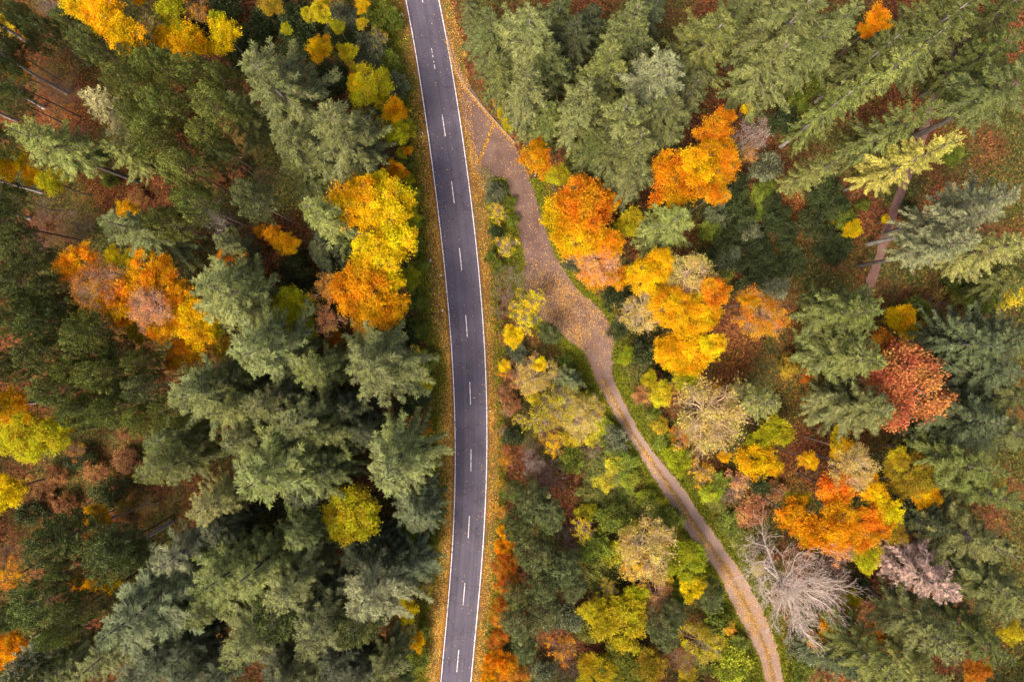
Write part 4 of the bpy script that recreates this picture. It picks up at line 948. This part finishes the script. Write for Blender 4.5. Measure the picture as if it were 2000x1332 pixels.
def patchy(u, v, f=0.02, seed=0.0):
    return 0.5 + 0.25 * np.sin(u * f * 3.1 + seed + 2 * np.sin(v * f * 1.7)) + 0.25 * np.sin(v * f * 2.7 + seed * 2 + 2 * np.sin(u * f * 2.1))

def between(n, fa, fb, lo, hi, bias=1.0):
    v = sr.uniform(lo, hi, n); t = sr.uniform(0, 1, n) ** bias
    return fa(v) + (fb(v) - fa(v)) * t, v, t
lv_ = lambda v: smooth_edge(VERGE_L, v); rv_ = lambda v: smooth_edge(VERGE_R, v)
# golden leaves on both verges, thickest against the road
u, v, t = between(44000, lambda q: road_l(q) - 3, lambda q: lv_(q) - 4, -60, 1400, 1.25)
k = sr.random(len(u)) < (0.2 + 0.8 * np.clip((v - 150) / 250, 0, 1)) * np.clip(1.5 * patchy(u, v, 0.04, 1.0) * patchy(u, v, 0.013, 3.0) + .35 + .5 * (t < .12), 0, 1) * (1 - 0.45 * t)
va = sr.beta(2.2, 2.0, len(u)) - 0.25 * (t < 0.10) + 0.05 * (v > 400)
scatter('fallen_leaves', 'litter_gold', xy(u, v, 0.012)[k], 0.175, va[k], label='golden fallen leaves lying on the broad verge')
u, v, t = between(28000, lambda q: road_r(q) + 3, lambda q: rv_(q) + 4, -60, 1400, 1.0)
k = sr.random(len(u)) < np.clip(.18 + 1.1 * patchy(u, v, 0.04, 4.0) * patchy(u, v, 0.015, 1.0), 0, 1) * (1 - .3 * t)
va = sr.beta(2.2, 2.2, len(u)) - 0.2 * (t < 0.12)
scatter('fallen_leaves', 'litter_gold', xy(u, v, 0.012)[k], 0.17, va[k], label='golden fallen leaves lying on the narrow verge beside the track side')
# single leaves blown onto the asphalt
u, v, t = between(700, road_l, road_r, -40, 1380); t = sr.beta(.35, .35, len(u)); u = road_l(v) + (road_r(v) - road_l(v)) * t
scatter('fallen_leaves', 'litter_gold', xy(u, v, 0.036), 0.17, sr.beta(2, 2, len(u)), 0.0, .2, label='single leaves blown onto the asphalt of the road')
# leaves on the track, thick round the bay and in the middle strip further on
n = 60000; i = sr.integers(0, len(TA) - 1, n); t = sr.uniform(0, 1, n); f = sr.uniform(0, 1, n)[:, None]
ea = TA[i] + (TA[i + 1] - TA[i]) * f; eb = TB[i] + (TB[i + 1] - TB[i]) * f
wd = np.linalg.norm(eb - ea, axis=1)
q = ea + (eb - ea) * t[:, None]
bay = np.exp(-(((q[:, 0] - 1110) / 80) ** 2 + ((q[:, 1] - 610) / 80) ** 2)) + 0.6 * np.exp(-(((q[:, 0] - 1050) / 45) ** 2 + ((q[:, 1] - 590) / 60) ** 2))
low = q[:, 1] > 740
dens = np.where(low, np.exp(-((t - .40) / .15) ** 2) * 1.6 + .9 * (np.abs(t - .5) > .40) + np.clip((q[:, 1] - 1040) / 250, 0, .5), 0.10 + 0.95 * bay + 0.35 * (np.abs(t - .5) > .46))
k = sr.random(n) < dens * np.clip(wd / 60, 0.4, 1.6) * np.clip(.25 + 1.3 * patchy(q[:, 0], q[:, 1], .07, 2.2) * patchy(q[:, 0], q[:, 1], .021, 7.), 0, 1.2)
va = sr.beta(2.6, 1.9, n)
scatter('fallen_leaves', 'litter_gold', xy(q[:, 0], q[:, 1], np.full(n, 0.018))[k], 0.14, va[k], label='golden fallen leaves scattered over the gravel track')
# a trail of leaves down the middle of the bay and in the drain
m = 420; t = sr.uniform(0, 1, m); tu = np.interp(t, [0, .5, 1], [1088, 1106, 1140]) + sr.normal(0, 7, m) + 5 * np.sin(t * 11); tv = np.interp(t, [0, .5, 1], [545, 605, 680])
m2 = 230; t2 = sr.uniform(0, 1, m2); u2 = 965 - 32 * t2 + sr.normal(0, 2.2, m2); v2 = 240 + 84 * t2
m3 = 900; t3 = sr.uniform(0, 1, m3); kq = interp_poly(KERB, 200)[(t3 * 199).astype(int)]
scatter('fallen_leaves', 'litter_gold', xy(np.concatenate([tu, u2, kq[:, 0] - 2 + sr.normal(0, 1.5, m3)]), np.concatenate([tv, v2, kq[:, 1] + 2 + sr.normal(0, 1.5, m3)]), 0.022), 0.2, sr.beta(2.0, 2.2, m + m2 + m3), label='orange fallen leaves gathered in the drain, the kerb and the trail')
# rust-coloured leaves on the forest floor
def off_roads(u, v, margin=2.0):
    ok = (u < lv_(v) - margin) | (u > rv_(v) + margin)
    c = (TA + TB) / 2; w = np.linalg.norm(TB - TA, axis=1) / 2 + margin
    d = np.full(u.shape, 1e9)
    for j in range(0, len(c), 2):
        d = np.minimum(d, np.hypot(u - c[j, 0], v - c[j, 1]) - w[j])
    return ok & (d > 0)
def off_path(u, v, margin=11.0):
    c = interp_poly(PATH_C, 120); d = np.full(u.shape, 1e9)
    for j in range(len(c)):
        d = np.minimum(d, np.hypot(u - c[j, 0], v - c[j, 1]))
    return d > margin
n = 90000; u = sr.uniform(-60, 2060, n); v = sr.uniform(-60, 1390, n)
k = off_roads(u, v) & off_path(u, v, 8) & (sr.random(n) < 0.35 + 0.65 * patchy(u, v, 0.012, 2.0))
u, v = u[k], v[k]; pp = xy(u, v, 0.0); pp[:, 2] = ground_z(pp[:, 0], pp[:, 1])
scatter('fallen_leaves', 'litter_rust', pp, 0.33, sr.beta(1.8, 2.0, len(u)), 0.03, .4, label='rust-brown fallen leaves on the forest floor')
# fresher orange-brown leaves in the open wood beside the track
U, V = [], []
for (cu, cv, ru, rv2, m_) in ((1570, 720, 60, 110, 3200), (1510, 950, 70, 60, 2400), (1430, 690, 45, 60, 1500), (1300, 470, 40, 40, 900), (1550, 400, 35, 70, 900), (150, 200, 80, 80, 1800), (220, 370, 110, 45, 1800), (220, 925, 100, 45, 1800), (1000, 740, 25, 60, 900)):
    U.append(sr.normal(cu, ru * .6, m_)); V.append(sr.normal(cv, rv2 * .6, m_))
U = np.concatenate(U); V = np.concatenate(V); k = off_roads(U, V) & off_path(U, V, 8); U, V = U[k], V[k]
pp = xy(U, V, 0.0); pp[:, 2] = ground_z(pp[:, 0], pp[:, 1])
scatter('fallen_leaves', 'litter_gold', pp, 0.19, sr.beta(1.5, 4.2, len(U)), 0.07, .4, label='orange-brown fallen leaves in the open parts of the wood')
# herbs and brambles of the forest floor
n = 150000; u = sr.uniform(-40, 2040, n); v = sr.uniform(-40, 1370, n)
clear = np.zeros(n)
for (cu, cv, ru, rv2) in ((120, 200, 110, 110), (230, 370, 150, 60), (230, 930, 130, 60), (460, 330, 60, 40), (1560, 380, 40, 80), (1320, 760, 30, 40), (1590, 700, 50, 90), (1500, 730, 40, 60), (1560, 930, 60, 60), (1300, 460, 40, 40), (1440, 340, 30, 60)):
    clear = np.maximum(clear, np.exp(-(((u - cu) / ru) ** 2 + ((v - cv) / rv2) ** 2)))
grow = np.clip(patchy(u, v, 0.016, 5.0) * 1.5 - 0.25, 0, 1) * (1 - 0.95 * clear)
for (cu, cv, ru, rv2, a) in ((1440, 980, 110, 120, .8), (1180, 930, 110, 70, 1.0), (1560, 190, 110, 70, 1.0), (1940, 560, 110, 40, .9), (1260, 800, 50, 80, .6), (560, 90, 120, 100, .8), (330, 240, 110, 130, .9), (120, 700, 150, 130, .9), (80, 1130, 110, 130, .8), (1860, 300, 170, 90, .85), (1760, 150, 120, 90, .8), (1950, 130, 80, 120, .9), (1950, 950, 80, 330, .8), (1800, 1150, 150, 150, .6), (1250, 60, 330, 70, .6)):
    grow = np.maximum(grow, a * np.exp(-(((u - cu) / ru) ** 2 + ((v - cv) / rv2) ** 2)))
k = off_roads(u, v, 3) & off_path(u, v) & (sr.random(n) < grow)
u, v = u[k], v[k]; pp = xy(u, v, 0.0); pp[:, 2] = ground_z(pp[:, 0], pp[:, 1]) + sr.uniform(0, 0.5, len(u)) * patchy(u, v, 0.08, 3)
scatter('undergrowth', 'herb', pp, 0.34, np.clip(sr.beta(1.6, 2.2, len(u)) + 0.25 * (patchy(u, v, 0.01, 9.) - .5), 0, 1), 0.05, .5, .25, label='low green and olive herbs covering the forest floor')
# grass along the outer edge of the verges and both sides of the track
U, V = [], []
u, v, t = between(15000, lambda q: road_l(q) - 8, lv_, -60, 1380); g_ = sr.random(len(u)) < np.clip(1.25 - v / 340, 0.10, 1) * (.25 + .75 * t) + .6 * np.exp(-((v - 715) / 55) ** 2) * t; U.append(u[g_]); V.append(v[g_])
u, v, t = between(4000, lambda q: road_r(q) + 8, rv_, 330, 1380); g_ = sr.random(len(u)) < .25 * t + .5 * np.exp(-((v - 700) / 90) ** 2) * t; U.append(u[g_]); V.append(v[g_])
u, v, t = between(26000, lambda q: lv_(q) + 14, lambda q: lv_(q) - 26, -40, 1380); g_ = sr.random(len(u)) < np.exp(-((t - .55) / .33) ** 2); U.append(u[g_]); V.append(v[g_])
u, v, t = between(9000, lambda q: rv_(q) - 8, lambda q: rv_(q) + 16, 330, 1380); g_ = sr.random(len(u)) < np.exp(-((t - .6) / .3) ** 2); U.append(u[g_]); V.append(v[g_])
n = 60000; i = sr.integers(30, len(TA) - 1, n); f = sr.uniform(0, 1, n)[:, None]
ea = TA[i] + (TA[i + 1] - TA[i]) * f; eb = TB[i] + (TB[i + 1] - TB[i]) * f; dn = norm(eb - ea)
off = np.abs(sr.normal(0, 24, n))[:, None] - 2
q = np.where(sr.random(n)[:, None] < .6, ea - dn * off, eb + dn * off * .7)
g_ = (q[:, 1] > 350) & (q[:, 0] > rv_(q[:, 1]) - 4); U.append(q[g_, 0]); V.append(q[g_, 1]); U = np.concatenate(U); V = np.concatenate(V)
pp = xy(U, V, 0.0); pp[:, 2] = ground_z(pp[:, 0], pp[:, 1]) + 0.01
scatter('grass', 'grass', pp, 0.36, sr.beta(2, 2.3, len(U)), 0.0, .4, .55, label='green grass growing along the verges and the track', aspect=.45)

# the wood goes on beyond what the camera sees: one mass of spruces all round
pts = []
fr = np.random.default_rng(31)
for gx in np.arange(-132, 133, 8.5):
    for gy in np.arange(-96, 97, 8.5):
        x, y = gx + fr.uniform(-2.5, 2.5), gy + fr.uniform(-2.5, 2.5)
        if (abs(x) < 97.5 and abs(y) < 66.5): continue
        vpx = 666 - y / M_PX; upx = 1000 + x / M_PX
        if road_l(np.array([vpx]))[0] - 110 < upx < road_r(np.array([vpx]))[0] + 90 or (y < 0 and 1420 < upx < 1680): continue
        pts.append((x, y, 0.0))
fm = bpy.data.meshes.new('forest'); fm.from_pydata(pts, [], [])
forest = link('forest', fm, kind='stuff', label='dense spruce wood going on all round the clearing and the road')
ng = bpy.data.node_groups.new('forest', 'GeometryNodeTree')
ng.interface.new_socket('Geometry', in_out='INPUT', socket_type='NodeSocketGeometry'); ng.interface.new_socket('Geometry', in_out='OUTPUT', socket_type='NodeSocketGeometry')
gi = ng.nodes.new('NodeGroupInput'); go = ng.nodes.new('NodeGroupOutput')
ip = ng.nodes.new('GeometryNodeInstanceOnPoints'); oi = ng.nodes.new('GeometryNodeObjectInfo')
oi.inputs['Object'].default_value = next(c for e in PLANTS if e[1] == 'spruce' and e[5] > 60 for c in e[0].children if c.name.startswith('crown'))
oi.inputs['As Instance'].default_value = True
rv = ng.nodes.new('FunctionNodeRandomValue'); rv.data_type = 'FLOAT_VECTOR'; rv.inputs[0].default_value = (0, 0, 0); rv.inputs[1].default_value = (0, 0, 6.28)
rs = ng.nodes.new('FunctionNodeRandomValue'); rs.data_type = 'FLOAT'; rs.inputs[2].default_value = 0.75; rs.inputs[3].default_value = 1.05
ng.links.new(gi.outputs[0], ip.inputs['Points']); ng.links.new(oi.outputs['Geometry'], ip.inputs['Instance'])
ng.links.new(rv.outputs[0], ip.inputs['Rotation']); ng.links.new(rs.outputs[1], ip.inputs['Scale']); ng.links.new(ip.outputs[0], go.inputs[0])
md = forest.modifiers.new('forest', 'NODES'); md.node_group = ng
print('forest trees', len(pts))

# ------------------------------------------------------------------ labels that single out each plant: its look, then its place beside something one can find
LANDMARKS = [('the red tree', 1775, 750), ('the white leafless tree', 1545, 1150), ('the golden-tipped spruce', 1790, 320), ('the pinkish-brown conifer', 1800, 1120),
    ('the straw-coloured conifer', 175, 190), ('the leaf-filled drain', 948, 280), ('the widest part of the track', 1140, 610), ('the island beside the junction', 975, 440),
    ('the largest roadside yellow tree', 740, 450), ('the clearing of bare trunks', 150, 300), ('the brown clearing', 220, 930), ('the orange group among pines', 270, 580),
    ('the olive-yellow roadside tree', 688, 1008), ('the footpath', 1728, 465), ('the top end of the road', 826, 0), ('the bottom end of the road', 890, 1332), ('the bottom end of the track', 1512, 1332),
    ('the upper golden row of trees', 225, 50), ('the dark green thicket', 1480, 460), ('the lower orange tree group', 1640, 1010), ('the tan half-bare tree', 1377, 805), ('the salmon-twigged tree', 1165, 512)]
ORD = ['first', 'second', 'third', 'fourth', 'fifth', 'sixth', 'seventh', 'eighth', 'ninth', 'tenth', 'eleventh', 'twelfth']
GROUPS = {'spruce': 'spruces of the wood', 'conifer': 'discoloured conifers', 'pine': 'pines of the wood', 'tall-stemmed pine': 'tall-stemmed pines', 'tree': 'autumn broadleaf trees', 'thin-leaved tree': 'half-bare broadleaf trees',
          'shrub': 'autumn shrubs', 'sparse shrub': 'half-bare shrubs', 'bush': 'leafy bushes', 'leafless tree': 'leafless trees', 'bare twiggy shrub': 'bare shrubs'}
def side_of(u, v, lu, lv):
    du, dv = u - lu, v - lv
    if abs(dv) >= abs(du):
        return 'above' if dv < 0 else 'below'
    if 420 < lu < 905 and lv in (0, 1332): return 'on the track side of' if du > 0 else 'on the wide-verge side of'
    toward = (du > 0) == (lu < road_c(np.array([lv]))[0])
    return 'on the road side of' if toward else 'on the outer side of'
by_kind = {}
for e in PLANTS: by_kind.setdefault(e[1], []).append(e[5])
def size_word(word, r):
    q = sorted(by_kind[word]); lo, hi = q[int(len(q) * .25)], q[int(len(q) * .8)]
    return 'small ' if r < lo else 'large ' if r > hi else ''
items = [(o, (size_word(w, r) + c + ' ' + w).replace('mauve-brown bare', 'mauve bare'), w, u, v) for (o, w, c, u, v, r) in PLANTS]
table = {}
for j, (o, look, w, u, v) in enumerate(items):
    for n, (ph, lu, lv) in enumerate(LANDMARKS):
        d = math.hypot(u - lu, v - lv)
        if d > 14: table.setdefault((look, n, side_of(u, v, lu, lv)), []).append((d, j))
rank = {}
for key, L_ in table.items():
    for i, (d, j) in enumerate(sorted(L_)):
        rank.setdefault(j, []).append((i, d, key))
for j, (o, look, w, u, v) in enumerate(items):
    i, d, (lk, n, sd) = min(rank[j], key=lambda t: (t[1] + 55 * t[0] if t[0] < 12 else 1e9))
    o['label'] = f'{look}, {ORD[min(i, 11)]} {sd} {LANDMARKS[n][0]}' if i or d > 60 else f'{look} close {sd} {LANDMARKS[n][0]}'.replace('close on the', 'close by on the')
    if len(o['label'].split()) > 15: o['label'] = o['label'].replace(' on the outer side of', ' outward of').replace(' on the road side of', ' roadward of')
    o['group'] = GROUPS[w]
SPECIAL = {('R', 1760.0): 'large red broadleaf tree standing among green spruces', ('WT', 1545.0): 'large pale leafless tree with white branches beside the track', ('go', 1888.0): 'tall spruce with golden-tipped crown leaning over the footpath',
           ('pk', 1870.0): 'dead pinkish-brown conifer with bare pale tip', ('st', 160.0): 'straw-coloured conifer beside the leafy clearing of bare trunks'}
for (k_, u_, v_, r_, h_, c_), e in zip(ROWS, PLANTS):
    if (c_, u_) in SPECIAL: e[0]['label'] = SPECIAL[(c_, u_)]
seen = {}
for e in PLANTS: seen.setdefault(e[0]['label'], []).append(e[0])
print('PLANTS', len(PLANTS), 'labels', len(seen), 'long', sum(len(x.split()) > 16 for x in seen))
